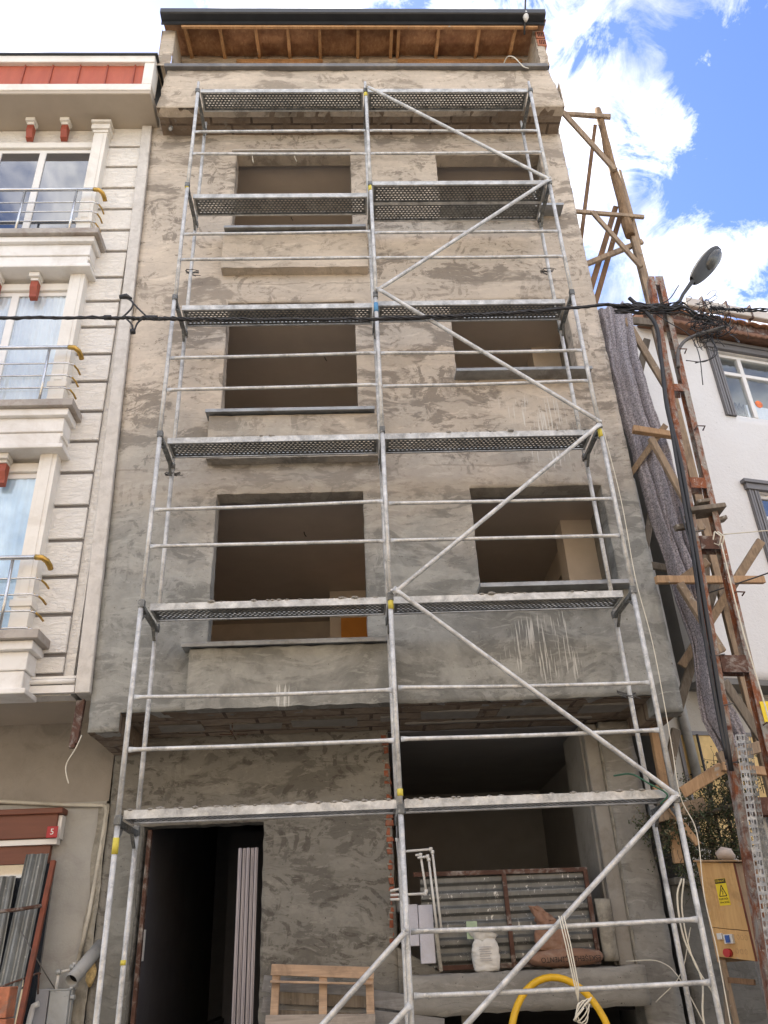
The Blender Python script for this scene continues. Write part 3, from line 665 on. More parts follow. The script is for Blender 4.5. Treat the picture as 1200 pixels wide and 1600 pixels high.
def rough_box(name, mat, x0, x1, y0, y1, z0, z1, a=.012, n=24, par=None):
    def sh(p):
        x, y, z = p; return (x+a*N3(x*7, y*7, z*7), y+a*N3(x*7+5, y*7, z*7), z+a*N3(x*7, y*7+5, z*7))
    mb = MB()
    for (o_, u_, v_) in (((x0, y0, z0), (x1-x0, 0, 0), (0, 0, z1-z0)), ((x0, y1, z0), (x1-x0, 0, 0), (0, 0, z1-z0)), ((x0, y0, z0), (0, y1-y0, 0), (0, 0, z1-z0)),
                        ((x1, y0, z0), (0, y1-y0, 0), (0, 0, z1-z0)), ((x0, y0, z0), (x1-x0, 0, 0), (0, y1-y0, 0)), ((x0, y0, z1), (x1-x0, 0, 0), (0, y1-y0, 0))):
        o_, u_, v_ = Vector(o_), Vector(u_), Vector(v_)
        nu, nv = max(2, int(u_.length/.07)), max(2, int(v_.length/.07))
        mb.grid(lambda s_, t_: sh(o_+u_*s_+v_*t_), nu, nv)
    bmesh.ops.remove_doubles(mb.bm, verts=mb.bm.verts[:], dist=.0008)
    return mb.build(name, mat, par if par else B)
rough_box('shop_sill', 'grey_render', .06, 2.42, 1.66, 2.26, .36, .70, .022)
rough_box('column', 'grey_render', 2.43, 2.80, 1.90, 2.35, GZ, 3.16, .02)
bp(MB().box(2.26, 2.42, 1.98, 2.1, .7, 3.16), 'shop_jamb', 'jamb', bevel=.01)
bp(MB().box(2.24, 2.36, 2.1, 2.9, .7, 3.16), 'shop_jamb', 'jamb')
bp(MB().box(2.415, 2.435, 1.93, 2.0, .7, 3.1), 'joint_strip', 'raw_edge')
# shop interior
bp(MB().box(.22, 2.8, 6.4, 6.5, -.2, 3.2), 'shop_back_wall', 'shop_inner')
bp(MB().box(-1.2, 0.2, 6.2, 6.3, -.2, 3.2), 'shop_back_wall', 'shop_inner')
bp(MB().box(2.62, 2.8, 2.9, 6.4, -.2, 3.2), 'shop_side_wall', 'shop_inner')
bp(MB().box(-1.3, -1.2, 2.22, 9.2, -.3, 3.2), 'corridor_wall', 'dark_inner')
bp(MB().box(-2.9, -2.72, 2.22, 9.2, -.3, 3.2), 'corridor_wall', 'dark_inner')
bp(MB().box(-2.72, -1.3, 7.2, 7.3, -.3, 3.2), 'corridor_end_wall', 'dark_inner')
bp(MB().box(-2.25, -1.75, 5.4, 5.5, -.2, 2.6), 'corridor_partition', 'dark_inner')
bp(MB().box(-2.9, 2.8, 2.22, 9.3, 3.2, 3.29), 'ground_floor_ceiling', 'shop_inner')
bp(MB().box(-2.72, .0, 2.22, 9.3, -.42, -.32), 'ground_floor_slab', 'floor_conc')
bp(MB().box(.0, 2.8, 2.262, 9.3, .361, .42), 'ground_floor_slab', 'floor_conc')
bp(MB().box(-2.72, -1.38, 1.8, 2.3, GZ, -.33), 'door_step', 'floor_conc', bevel=.01)
bp(MB().box(-2.66, -2.62, 2.05, 2.12, -.2, 2.2), 'door_edge_board', 'rust_dark')
bp(MB().box(-2.718, -2.70, 2.5, 2.56, .95, 1.25), 'socket_strip', 'sign_white')
fixp(B)

# items on the roof edge and parapet
t = empty('bracket_pole', (2.72, .30, 14.2), 'dark rod with white insulator fixed at right end of the roof gutter', 'rod')
MB().tube([(2.66, .36, 14.0), (2.72, .16, 14.62)], .016, 8).build('rod', 'cable', t)
MB().tube([(2.69, .25, 14.18), (2.695, .24, 14.26), (2.70, .22, 14.34), (2.705, .2, 14.4)], [.02, .05, .045, .02], 10).build('insulator', 'pipe_white', t)
fixp(t)
tag(MB().cord([(2.25, .42, 13.31), (2.30, .32, 13.33), (2.38, .25, 13.2), (2.47, .2, 12.9), (2.52, .12, 12.72)], .009, 6).build('rope', 'cord'), 'thin white rope end hanging over the top parapet coping', 'rope')

# ================================================================== SCAFFOLDING
SC = empty('scaffolding', (0, .3, GZ), 'galvanised steel frame scaffolding six lifts high with perforated decks', 'scaffolding')
BX, FY = 2.4333, .6532
TW = .0242
def sc(mb, name, mat='galv', **k): return mb.build(name, mat, SC, **k)
for k in (-1, 0, 1):
    for y in (0, FY):
        for lv in range(6):     # one post length per lift, spigot collar at every joint
            z0 = GZ+.05 if lv == 0 else 2*lv-.02; z1 = 2*lv+1.975
            dx = random.uniform(-.006, .006)
            p = sc(MB().tube([(k*BX+dx, y, z0), (k*BX+dx+random.uniform(-.004, .004), y, (z0+z1)/2), (k*BX+dx, y, z1)], TW, 12), 'post')
        sc(MB().tube([(k*BX, y, 11.97), (k*BX, y, 12.2)], .019, 10), 'spigot')
        sc(MB().box(k*BX-.075, k*BX+.075, y-.075, y+.075, GZ+.005, GZ+.02).tube([(k*BX, y, GZ+.02), (k*BX, y, GZ+.3)], .017, 8), 'base_jack')
for k in (-1, 0, 1):
    for lv in range(1, 7):
        z = 2*lv
        sc(MB().box(k*BX-.022, k*BX+.022, TW, FY-TW, z-.055, z-.005).box(k*BX-.03, k*BX+.03, -.03, .03, z-.05, z+.03).box(k*BX-.03, k*BX+.03, FY-.03, FY+.03, z-.05, z+.03), 'transom', 'deck', bevel=.004)
        sgn = 0
        if lv < 6 or k: sc(MB().beam((k*BX, .03, z-.16), (k*BX, .16, z-.05), .012, .03, (1, 0, 0)).beam((k*BX, FY-.03, z-.16), (k*BX, FY-.16, z-.05), .012, .03, (1, 0, 0)), 'gusset', 'deck')
deck_mesh = None
def deck(x0, x1, y0, z):
    """perforated steel plank with folded edges, hooks at both ends"""
    global deck_mesh
    Lk = x1-x0; Wd = .315
    if deck_mesh is None:
        nx_, ny_ = 188, 23
        a = MB().grid(lambda u, v: (Lk*u, .012+(Wd-.024)*v, .012), nx_, ny_, False,
                      skip=lambda i, j: 3 < i < nx_-4 and j % 3 == 1 and (i+((j//3) % 2)*2) % 4 < 2 and j < ny_-1)
        pl = sc(a, 'deck_surface', 'deck'); pl_m = pl.data
        e = MB()
        for yy, s_ in ((0, 1), (Wd, -1)):
            e.box(0, Lk, min(yy, yy+s_*.004), max(yy, yy+s_*.004), 0, .068)
            e.box(0, Lk, min(yy, yy+s_*.022), max(yy, yy+s_*.022), -.004, 0)
        e.box(0, .02, .004, Wd-.004, -.002, .066).box(Lk-.02, Lk, .004, Wd-.004, -.002, .066)
        ed = e.build('deck_edge', 'deck_edge', pl)
        deck_mesh = (pl, ed)
        pl.location = (x0, y0, z); return pl
    p = deck_mesh[0].copy(); COL.objects.link(p); p.location = (x0, y0, z)
    e = deck_mesh[1].copy(); COL.objects.link(e); e.parent = p
    return p
near, midp, far = .02, .19, .335
for (bay, lv, yo) in ((0, 1, near), (1, 1, near), (0, 2, midp), (1, 2, midp), (0, 3, midp), (1, 3, midp), (0, 4, midp+.03), (1, 4, midp),
                      (0, 5, midp+.02), (1, 5, near), (1, 5, far), (0, 6, near), (1, 6, near)):
    x0 = -BX+.035 if bay == 0 else .035
    d_ = deck(x0, x0+BX-.07, yo, 2*lv+.006)
for lv in range(0, 6):
    for h in (.59, 1.05):
        for bay in (0, 1):
            if lv == 0 and bay == 0: continue
            x0, x1 = ((-BX, 0), (0, BX))[bay]
            z = 2*lv+h; j1, j2 = random.uniform(-.02, .02), random.uniform(-.02, .02)
            sag = random.uniform(.0, .012)
            n_ = 10; ptz = [(x0+.03, -.028, z+j1)]+[(x0+.03+(x1-x0-.06)*(.03+.94*i/n_), -.028, z+j1+(j2-j1)*i/n_-sag*math.sin(math.pi*i/n_)) for i in range(n_+1)]+[(x1-.03, -.028, z+j2)]
            sc(MB().tube(ptz, .0195, 10, flat_ends=True), 'guardrail', 'galv')
def brace(p, q):
    p, q = Vector(p), Vector(q); d_ = q-p
    pts = [p, p+d_*.025]+[p+d_*(.1*i) for i in range(1, 10)]+[p+d_*.975, q]
    sc(MB().tube(pts, .0235, 10, flat_ends=True), 'diagonal_brace', 'galv')
BY = -.062
brace((-.02, BY, .02), (BX, BY, 2.02)); brace((BX, BY, 2.0), (.03, BY, 4.06)); brace((.03, BY, 4.0), (BX, BY, 5.98)); brace((BX, BY, 6.0), (.03, BY, 8.04))
brace((.03, BY, 8.02), (BX, BY, 10.0)); brace((BX, BY, 9.98), (.03, BY, 12.0))
brace((0, BY, 1.05), (-1.6, BY, -.40)); brace((0, BY, .53), (-1.35, BY, -.6))
for (x, y, z) in ((BX, BY, 2), (.01, BY, 4.03), (BX, BY, 6), (.01, BY, 8.03), (BX, BY, 10), (.01, BY, 12), (0, BY, 1.05)):
    sc(MB().tube([(x, y-.03, z), (x, .0, z)], .011, 8), 'wedge_pin', 'galv')
for (x, y, z, m_, h) in ((-BX, 0, 1.72, 'tape', .13), (0, 0, 3.86, 'tape', .13), (-BX, 0, 9.93, 'tape', .10), (0, 0, 9.86, 'tape', .09), (BX, 0, 5.84, 'tape', .10), (0, 0, 7.72, 'blue_tape', .14), (0, 0, 11.86, 'tape', .08), (0, 0, 2.1, 'tape', .06), (-BX, FY, .9, 'tape', .04)):
    sc(MB().tube([(x, y, z), (x, y, z+h)], TW+.003, 14), 'sticker', m_)
for (x0, x1, yy, zz, n_) in ((-2.38, -.05, .02, 2.074, 60), (.05, 2.38, .02, 2.074, 45), (-2.38, -.05, .19, 4.074, 30), (.05, 2.38, .19, 4.074, 30), (.05, 2.38, .19, 6.074, 14), (-2.38, -.05, .19, 6.074, 14)):
    mb = MB()
    for q in range(n_):
        x = random.uniform(x0, x1); r_ = random.uniform(.006, .02)*(1.6 if random.random() < .1 else 1)
        mm = bmesh.ops.create_icosphere(mb.bm, subdivisions=1, radius=r_, matrix=Matrix.Translation((x, yy+random.uniform(-.004, .03), zz+r_*.2)) @ Matrix.Diagonal((1.6, 1, .7, 1)))
    o = sc(mb, 'mortar_crumbs', 'soffit_patch'); o['kind'] = 'stuff'
# twisted wire ties to the wall
for (x, z) in ((-2.42, 5.9), (2.42, 3.12), (-2.42, 9.1), (2.42, 9.05)):
    mb = MB()
    for q in range(3):
        pp = [(x+.09*math.sin(i*1.1+q), FY+.02+.02*math.cos(i+q)+.02*i, z+.012*i+.02*math.sin(i*2+q)) for i in range(-4, 6)]
        mb.tube(pp, .005, 5)
    sc(mb, 'wire_tie', 'wire_grey')
fixp(SC)
tag(MB().cord([(2.0, .25, 2.25), (2.1, .05, 2.22), (2.22, -.02, 2.12), (2.35, -.05, 2.02), (2.3, .02, 1.95)], .008, 6).build('strap', 'strap_green'), 'green strap knotted round the lowest deck at the right post', 'strap')
tag(MB().cord([(BX+.025, -.04, 5.9), (BX+.055, -.05, 5.0), (BX+.035, -.05, 4.1), (BX+.07, -.05, 3.4), (BX+.05, -.05, 2.5), (BX+.03, -.05, 2.0), (BX+.10, -.07, 1.7), (BX+.05, -.07, 1.2), (BX+.06, -.07, .8), (BX+.05, -.05, .2)], .0045, 6).build('cord', 'cord'),
    'white cord running down the front right scaffold post', 'cord')
tag(MB().cord([(BX-.05, .1, 1.35), (BX-.12, .1, 1.2), (BX-.13, .1, .9), (BX-.05, .1, .6), (BX-.10, .1, .3), (BX-.03, .1, -.1)], .008, 6).cord([(BX-.03, .1, 1.35), (BX-.10, .1, 1.1), (BX-.09, .1, .75), (BX+.02, .1, .5)], .007, 6).build('cord', 'cord'),
    'white cable looped behind the lower right scaffold post', 'cord')

# ================================================================== LEFT APARTMENT BUILDING
A = empty('apartment_building', (-3.3, .95, GZ), 'cream apartment house with white mouldings and wavy stone panels left of the scaffolding', 'building')
def ap(mb, name, mat, par=A, **k): return mb.build(name, mat, par, **k)
ap(MB().box(-9, -3.34, 1.0, 9, 3.41, 13.1), 'wall', 'panel')
AX = -3.33
# rusticated panels
gz = [12.48, 12.02, 11.56, 11.09, 10.64, 10.20, 9.78, 9.28, 8.84, 8.38, 7.92, 7.47, 7.00, 6.55, 6.10, 5.64, 5.19, 4.73, 4.28, 3.82, 3.60]
mb = MB()
for a, b in zip(gz[1:], gz[:-1]):
    mb.box(-4.04, AX-.115, .950, 1.0-.002, a+.045, b-.004)
ap(mb, 'stone_panel', 'panel', bevel=.006)
ap(MB().box(-4.04, AX-.115, .985, .9985, 3.5, 12.48), 'panel_backing', 'groove')
# corner strip (follows the leaning joint with the neighbour)
ap(MB().hexa([(-3.42+.15, .89, 3.40), (-3.115, .89, 3.40), (-3.115, 1.2, 3.40), (-3.42+.15, 1.2, 3.40), (-3.48, .89, 12.47), (-3.33, .89, 12.47), (-3.33, 1.2, 12.47), (-3.48, 1.2, 12.47)]), 'corner_strip', 'strip', bevel=.008)
ap(MB().box(-3.9, -3.29, .93, .984, 3.42, 3.50).tube([(-3.9, .935, 3.54), (-3.29, .935, 3.54)], .03, 10).box(-3.9, -3.29, .94, .984, 3.575, 3.60), 'base_moulding', 'trim_white')
# top cornice with red band
ap(MB().box(-9, -3.24, .36, 1.2, 12.48, 12.66), 'cornice', 'left_soffit', bevel=.01)
ap(MB().box(-9, -3.24, .345, .37, 12.55, 12.70).box(-9, -3.24, .33, .6, 13.22, 13.38).box(-3.39, -3.24, .345, .6, 12.70, 13.22), 'cornice_frame', 'trim', bevel=.008)
ap(MB().box(-9, -3.39, .40, .44, 12.70, 13.22), 'red_band', 'red_panel')
for i in range(14): ap(MB().box(-3.55-i*.42, -3.535-i*.42, .375, .40, 12.70, 13.22), 'standing_seam', 'corbel_red')
ap(MB().box(-9.1, -3.20, .30, 1.6, 13.38, 13.41), 'cornice_cap', 'gutter')
# a bay per storey: ledge, apron with mouldings, pilaster, window, corbels, railing
def bay(zs, zt, pil_x, n_corb, curtain, glassmat, zl, pane_split):
    """zs sill level, zt window head, zl level of the ledge top"""
    # projecting balcony ledge and apron (stepped mouldings)
    xr = pil_x+.18
    ap(MB().prismx([(.58, zl-.10), (.58, zl), (1.0, zl), (1.0, zl-.10)], -9, xr+.04), 'ledge', 'stone_ledge', bevel=.006)
    ap(MB().box(-9, xr-.02, .64, 1.0, zl-.20, zl-.101).box(-9, xr-.07, .70, 1.0, zl-.40, zl-.201).box(-9, xr-.09, .72, 1.0, zl-.60, zl-.401)
       .box(-9, xr-.02, .65, 1.0, zl-.66, zl-.601), 'ledge_apron', 'trim_white', bevel=.012, seg=2)
    # pilasters with plinth and capital
    for px in (pil_x, pil_x-1.72 if False else None):
        if px is None: continue
        w = .20
        ap(MB().box(px-w, px, .80, .998, zl, zt+.22).box(px-w+.05, px-.05, .79, .80, zl+.45, zt+.18)
           .box(px-w-.02, px+.02, .775, .998, zl+.34, zl+.42)
           .box(px-w-.015, px+.015, .78, .998, zt+.20, zt+.25).box(px-w-.04, px+.04, .75, .998, zt+.25, zt+.34).box(px-w-.02, px+.02, .77, .998, zt+.34, zt+.38).box(px-w-.05, px+.05, .73, .998, zt+.38, zt+.43), 'pilaster', 'trim', bevel=.008, seg=2)
    # lintel band
    x1 = pil_x-.20
    ap(MB().box(-9, x1, .90, .998, zt, zt+.12), 'lintel_band', 'trim', bevel=.008)
    ap(MB().box(-9, x1, .985, .999, zt+.12, zt+.5), 'frieze', 'panel')
    for i, cx in enumerate(n_corb):
        ct = min(zt+.515, {10.0: 12.475, 7.1: 9.205, 4.1: 6.285}[zs])
        c = ap(MB().box(cx-.07, cx+.07, .74, .895, ct-.07, ct).box(cx-.05, cx+.05, .78, .895, ct-.11, ct-.07), 'corbel', 'trim', bevel=.004)
        MB().prismx([(.80, ct-.11), (.79, ct-.22), (.83, ct-.32), (.83, ct-.36), (.895, ct-.38), (.895, ct-.11)], cx-.048, cx+.048).build('corbel_face', 'corbel_red', c)
    # window: outer frame, mullion, sashes
    wy = 1.0
    hole = ap(MB().box(-7.2, x1, .992, 1.0, zl, zt), 'dark_room_sheet', 'black')  # flat black sheet, the unlit room behind put into its colour
    fr = ap(MB().box(-7.2, x1, .945, .992, zt-.07, zt).box(x1-.05, x1, .945, .992, zl, zt-.07).box(-7.2, x1, .945, .992, zl, zl+.06), 'window', 'pvc', bevel=.005)
    xs_ = [x1-.05]+pane_split
    for a, b in zip(xs_[1:], xs_[:-1]):
        MB().box(a-.05, a+.05, .935, .990, zl+.06, zt-.07).build('mullion', 'pvc', fr, bevel=.005)
        MB().box(a+.05, b-(.0 if b == xs_[0] else .05), .955, .960, zl+.06, zt-.07).build('pane', glassmat, fr)
        if curtain:
            aa, bb = a+.05, b
            MB().grid(lambda u, v: (aa+(bb-aa)*u, .970+.010*math.sin(u*48+1.2*math.sin(v*2))*(.8+.2*math.sin(u*17)), zl+.06+(zt-zl-.13)*v), 160, 6).build('curtain', curtain, fr)
        else:
            MB().box(a+.05, b, .975, .985, zt-.07-.30, zt-.07).build('blind', 'blind', fr)
    # railing
    rl = ap(MB().tube([(-9, .66, zl+.86), (pil_x+.06, .66, zl+.86)], .026, 12), 'railing', 'steel')
    for i in range(4):
        zz = zl+.64-.19*i-.02
        MB().tube([(-9, .68, zz), (pil_x+.03, .68, zz), (pil_x+.10, .70, zz-.01), (pil_x+.13, .76, zz-.03), (pil_x+.14, .84, zz-.05)], .011, 8).build('rail_bar', 'steel', rl)
        MB().tube([(pil_x+.06, .69, zz), (pil_x+.105, .71, zz-.012), (pil_x+.135, .77, zz-.032), (pil_x+.145, .85, zz-.052)], .0125, 8).build('rail_end', 'brass', rl)
    MB().tube([(pil_x+.02, .66, zl+.86), (pil_x+.09, .665, zl+.855), (pil_x+.135, .70, zl+.83), (pil_x+.15, .76, zl+.80), (pil_x+.15, .80, zl+.78)], .032, 12).build('rail_end', 'brass', rl)
    for px in (pil_x-.22, pil_x-.95, pil_x-1.7):
        MB().tube([(px, .665, zl), (px, .665, zl+.85)], .018, 10).build('baluster', 'steel', rl)
bay(10.0, 11.97, -3.96, (-5.15, -4.63), None, 'glass', 9.87, [-4.93, -5.60, -6.4])
bay(7.1, 9.03, -3.90, (-4.56, -5.08), 'curtain', 'clear', 6.95, [-4.84, -5.5, -6.2])
bay(4.1, 6.12, -3.84, (-4.46, -4.98), 'curtain_blue', 'clear', 4.00, [-4.9, -5.6])
# ground floor of left building
ap(MB().box(-9, -3.13, 1.2, 2.06, 3.40, 3.408), 'soffit', 'left_soffit')
def gl(u, v): return (-9+5.9*u, 2.055, 2.5+.92*v)
ap(MB().box(-9, -3.12, 2.055, 2.3, 2.52, 3.40), 'ground_floor_wall', 'left_ground_top')
ap(MB().box(-9, -3.14, 2.045, 2.3, GZ, 2.518), 'ground_floor_wall', 'left_ground')
ap(MB().grid(lambda u, v: (-3.22+.03*N3(v*9, 1, 2)+(.13-.02*N3(v*9, 1, 2))*u, 2.035-.05*u+.02*N3(u*4, v*30, 1), GZ+3.2*v), 5, 110), 'raw_edge', 'raw_edge')
# shop front under the left bay
sh = ap(MB().box(-5.4, -3.60, 1.90, 2.04, 2.14, 2.40).box(-5.4, -3.545, 1.86, 2.04, 2.38, 2.44), 'shutter_box', 'brown_shutter', bevel=.008)
ap(MB().box(-5.4, -3.585, 1.93, 2.04, 2.08, 2.135).box(-3.60, -3.56, 1.93, 2.04, 2.135, 2.37), 'window_frame', 'pvc')
ap(MB().box(-5.4, -3.66, 1.97, 2.04, 1.9, 2.078), 'shutter_slats', 'brown_shutter')
ap(MB().box(-5.4, -3.60, 2.0, 2.04, GZ, 1.898), 'shop_window', 'glass')
fixp(A)
# raw joint debris between buildings
tag(MB().beam((-3.24, 1.02, 3.35), (-3.25, 1.0, 2.86), .06, .05).beam((-3.2, 1.02, 3.36), (-3.21, 1.0, 2.90), .03, .06).build('joint_board', 'rust_dark', bevel=.004), 'rusty broken edge board hanging at the joint between the two houses', 'board')
tag(MB().cord([(-3.16, .97, 2.98), (-3.19, .94, 2.85), (-3.26, .94, 2.7), (-3.25, .93, 2.6), (-3.21, .93, 2.5)], .006, 5).build('torn_fibre', 'cord'), 'pale torn string dangling below the overhang corner', 'string')

# number plate
t = empty('house_number_sign', (-3.62, 1.85, 2.19), 'small red plate reading 5 on the brown shutter box', 'sign')
MB().box(-.058, .058, -.004, .004, -.058, .058).build('plate', 'sign_red', t, bevel=.004)
text('5', .085, 'sign_white', t, Matrix.Translation((0, -.0065, 0)) @ Matrix.Rotation(R(90), 4, 'X'), .001)
# corrugated sheets leaning
def corrsheet(name, x0, x1, ztop, zbot, ytop, ybot, mat, label, lean=.0, pitch=.09, amp=.018, group=None, gap=0):
    n = int((x1-x0)/pitch)*8
    def fn(u, v):
        x = x0+(x1-x0)*u; ph = (x-x0)/pitch*2*math.pi
        tr = max(-1, min(1, 1.7*math.sin(ph)))
        return (x+lean*v, ybot+(ytop-ybot)*v+amp*tr+.01*N3(u*3, v*3, x0), zbot+(ztop-zbot)*v)
    o = MB().grid(fn, n, 14, False).build(name, mat, solid=.002)
    return tag(o, label, 'metal sheet', group)
corrsheet('corrugated_sheet', -4.12, -3.83, 1.78, GZ, 1.9, 1.45, 'corr', 'short grey corrugated sheet leaning farthest left under the brown shutter box', -.12, group='corrugated sheets leaning on the left shop')
corrsheet('corrugated_sheet', -3.86, -3.62, 1.98, GZ, 1.86, 1.40, 'corr', 'taller grey corrugated sheet leaning next to the brown red post', -.0, group='corrugated sheets leaning on the left shop')
t = empty('hoarding_post', (-3.56, 1.75, GZ), 'brown red painted steel post with a bent rail beside the left corrugated sheets', 'post')
MB().beam((-3.545, 1.80, 1.90), (-3.60, 1.40, GZ), .05, .05).build('post', 'rust_red', t, bevel=.004)
MB().tube([(-3.55, 1.66, 1.47), (-3.75, 1.60, 1.44), (-4.0, 1.56, 1.42), (-4.2, 1.54, 1.40)], .018, 6).build('rail', 'rust_dark', t)
fixp(t)
t = empty('brick_stack', (-3.55, .9, GZ), 'orange hollow bricks stacked at the bottom left edge', 'bricks')
tops = .78
for i in range(6):
    MB().box(-3.72, -3.425+.01*(i % 2), .80, 1.0, tops-.24*(i+1)+.006, tops-.24*i).build('brick', 'brick', t, bevel=.006)
fixp(t)
# gas pipe
tag(MB().tube([(-6, 2.02, 2.57), (-4.27, 2.02, 2.55), (-3.6, 2.01, 2.49), (-3.17, 2.01, 2.47), (-3.13, 2.01, 2.45), (-3.12, 2.01, 2.38), (-3.13, 2.01, 2.1), (-3.17, 1.99, 1.4), (-3.22, 1.98, .97)], .021, 10).build('gas_pipe', 'pipe_cream'),
    'cream painted gas pipe bending down the left ground floor wall', 'pipe')
t = empty('gas_regulator', (-3.22, 1.95, .8), 'white valves and elbow pipes above the grey meter box', 'pipework')
MB().tube([(-3.24, 1.93, .96), (-3.24, 1.93, .62), (-3.24, 1.93, .4)], .017, 8).tube([(-3.24, 1.93, .90), (-3.36, 1.90, .88)], .013, 8).build('pipe', 'pipe_white', t)
MB().tube([(-3.37, 1.9, .89), (-3.38, 1.9, .70)], .016, 8).tube([(-3.40, 1.9, .70), (-3.25, 1.9, .68)], .013, 8).build('pipe', 'pipe_white', t)
for (x, z) in ((-3.37, .88), (-3.24, .92), (-3.36, .71), (-3.26, .67), (-3.20, .66)):
    MB().tube([(x-.022, 1.88, z), (x+.022, 1.88, z)], .022, 8).build('valve', 'meter', t)
fixp(t)
tag(MB().box(-3.42, -3.23, 1.86, 2.03, .30, .72).box(-3.43, -3.22, 1.855, 2.03, .72, .735).build('meter_box', 'meter', bevel=.012, seg=2), 'grey gas meter box on the left ground floor wall under the drain pipe', 'meter box')
tag(MB().box(-3.56, -3.435, 1.88, 2.03, .42, .74).build('meter_box', 'meter_lilac', bevel=.01, seg=2), 'narrow pale lilac box left of the grey gas meter box', 'meter box')
tag(MB().tube([(-3.50, 1.82, .62), (-3.55, 1.82, .60), (-3.56, 1.82, .54), (-3.60, 1.8, .1), (-3.62, 1.8, GZ)], .028, 10).build('waste_pipe', 'pipe_white'), 'white plastic pipe with elbow in front of the lilac meter box', 'pipe')
t = empty('drain_pipe', (-3.1, 1.9, 1.0), 'open grey drain pipe stub poking out of the wall joint above the meter', 'pipe')
MB().tube([(-3.02, 2.05, 1.12), (-3.155, 1.62, .80)], .062, 18, cap=False).build('pipe', 'pipe_grey', t, solid=.005)
MB().tube([(-3.03, 2.04, 1.11), (-3.14, 1.67, .835)], .055, 18).build('bore', 'black', t)
fixp(t)
tag(MB().tube([(-3.06, 1.96, .94), (-3.06, 1.94, .88), (-3.07, 1.94, .80), (-3.07, 1.96, .74)], [.02, .05, .045, .015], 9).build('foam_blob', simple('yellow_foam', (.55, .40, .18), .95, .4, 30, bumps=1.0, bsc=25)), 'lump of yellow expanding foam below the grey drain stub', 'foam')
tag(MB().tube([(-3.48, 1.7, .87), (-3.50, 1.7, .88), (-4.3, 1.5, .62)], .009, 6).tube([(-3.50, 1.7, .88), (-3.48, 1.7, .70)], .009, 6).build('steel_rod', 'rust_dark'), 'bent dark reinforcing rod crossing the left corrugated sheets', 'rod')
tag(MB().tube([(-3.70, 1.6, 1.25), (-3.5, 1.7, .95), (-3.36, 1.8, .74)], .006, 6).build('wire', 'wire_grey'), 'thin wire slanting down to the meter box top', 'wire')

# ================================================================== ALU PROFILES, PALLET, PLANKS
t = empty('profile_bundle', (-1.5, 1.9, -.32), 'bundle of tall lilac grey aluminium profiles standing in the dark doorway', 'metal profiles')
for i in range(5):
    x = -1.62+.044*i
    MB().box(x-.052, x-.014, 2.06+.02*(i % 2), 2.10+.02*(i % 2), -.32, 1.98).box(x-.040, x-.026, 2.045+.02*(i % 2), 2.06+.02*(i % 2), -.32, 1.98).build('profile', 'alu', t, bevel=.004)
fixp(t)
t = empty('floor_profiles', (-2.3, 3, -.3), 'dark long profiles lying on the corridor floor behind the doorway', 'metal profiles')
for i in range(4):
    MB().beam((-2.62+.07*i, 2.4, .12+.015*i), (-2.35+.06*i, 6.5, .25+.01*i), .05, .04).build('profile', 'gutter', t)
fixp(t)
t = empty('pallet', (-.75, 1.6, GZ), 'broken wooden pallet of pale boards leaning against the ground floor wall', 'pallet')
PM = 'pallet_wood'
def pb(p, q, w, d, name='board', mat=PM): MB().beam(p, q, w, d, (0, 1, 0), .003).build(name, mat, t, bevel=.004)
pb((-1.235, 1.50, .815), (-.255, 1.50, .745), .095, .022)
pb((-1.235, 1.46, .715), (-.275, 1.46, .655), .02, .09)
pb((-1.27, 1.40, .40), (-.26, 1.40, .365), .10, .022, 'board', 'pallet_grey')
pb((-1.27, 1.40, .20), (-.26, 1.40, .165), .10, .022)
for x, dx in ((-1.19, -.03), (-.74, -.01), (-.30, .0)):
    pb((x, 1.53, .77), (x+dx, 1.43, -.1), .075, .03, 'upright')
pb((-1.2, 1.60, .58), (-.3, 1.60, .50), .10, .02, 'rear_board', 'timber_grey'); pb((-1.2, 1.58, .44), (-.3, 1.58, .37), .09, .02, 'rear_board', 'timber_grey')
fixp(t)
for i, (p, q, w, lb) in enumerate((((-1.33, 1.68, .70), (.42, 1.68, .42), .14, 'uppermost long grey plank slanting behind the pallet'), ((-1.33, 1.66, .53), (.40, 1.66, .27), .13, 'lower long grey plank slanting behind the pallet'),
                                  ((-1.3, 1.64, .36), (.42, 1.64, .12), .12, 'lowest grey plank behind the pallet, mostly below the frame'))):
    tag(MB().beam(p, q, w, .025, (0, 1, 0), .004).build('plank', 'plank_grey', bevel=.003), lb, 'plank', 'grey planks behind the pallet')

# ================================================================== SHOP OPENING THINGS
t = empty('site_hoarding', (1.25, 1.98, .72), 'paint splashed grey corrugated panel in a rusty frame standing in the shop opening', 'panel')
def hz(v): return .76+.86*v
def hf(u, v):
    z = hz(v); ph = z/.145*2*math.pi
    return (.27+1.78*u, 1.985+.018*max(-1, min(1, 1.8*math.sin(ph)))+.006*N3(u*5, v*3, 3), z)
MB().grid(hf, 30, 90, False).build('corrugated_sheet', 'corr_h', t)
for a, b in (((.20, 1.95, 1.63), (2.06, 1.95, 1.61)), ((.40, 1.95, .755), (2.06, 1.95, .745)), ((1.17, 1.94, .77), (1.16, 1.94, 1.60)), ((2.045, 1.945, .77), (2.035, 1.945, 1.59))):
    MB().beam(a, b, .045, .035).build('frame_bar', 'rust_dark', t, bevel=.003)
fixp(t)
tag(rough_box('stone_slab', 'raw_edge', 2.09, 2.24, 1.90, 1.99, .75, 1.32, .012), 'rounded brown grey slab leaning right of the corrugated panel', 'slab').parent = None
tag(MB().box(.06, .215, 1.80, 1.86, .96, 1.34).box(.222, .37, 1.80, 1.86, .80, 1.33).build('foam_board', 'foam', bevel=.006), 'lilac white foam board standing behind the middle scaffold posts', 'foam board')
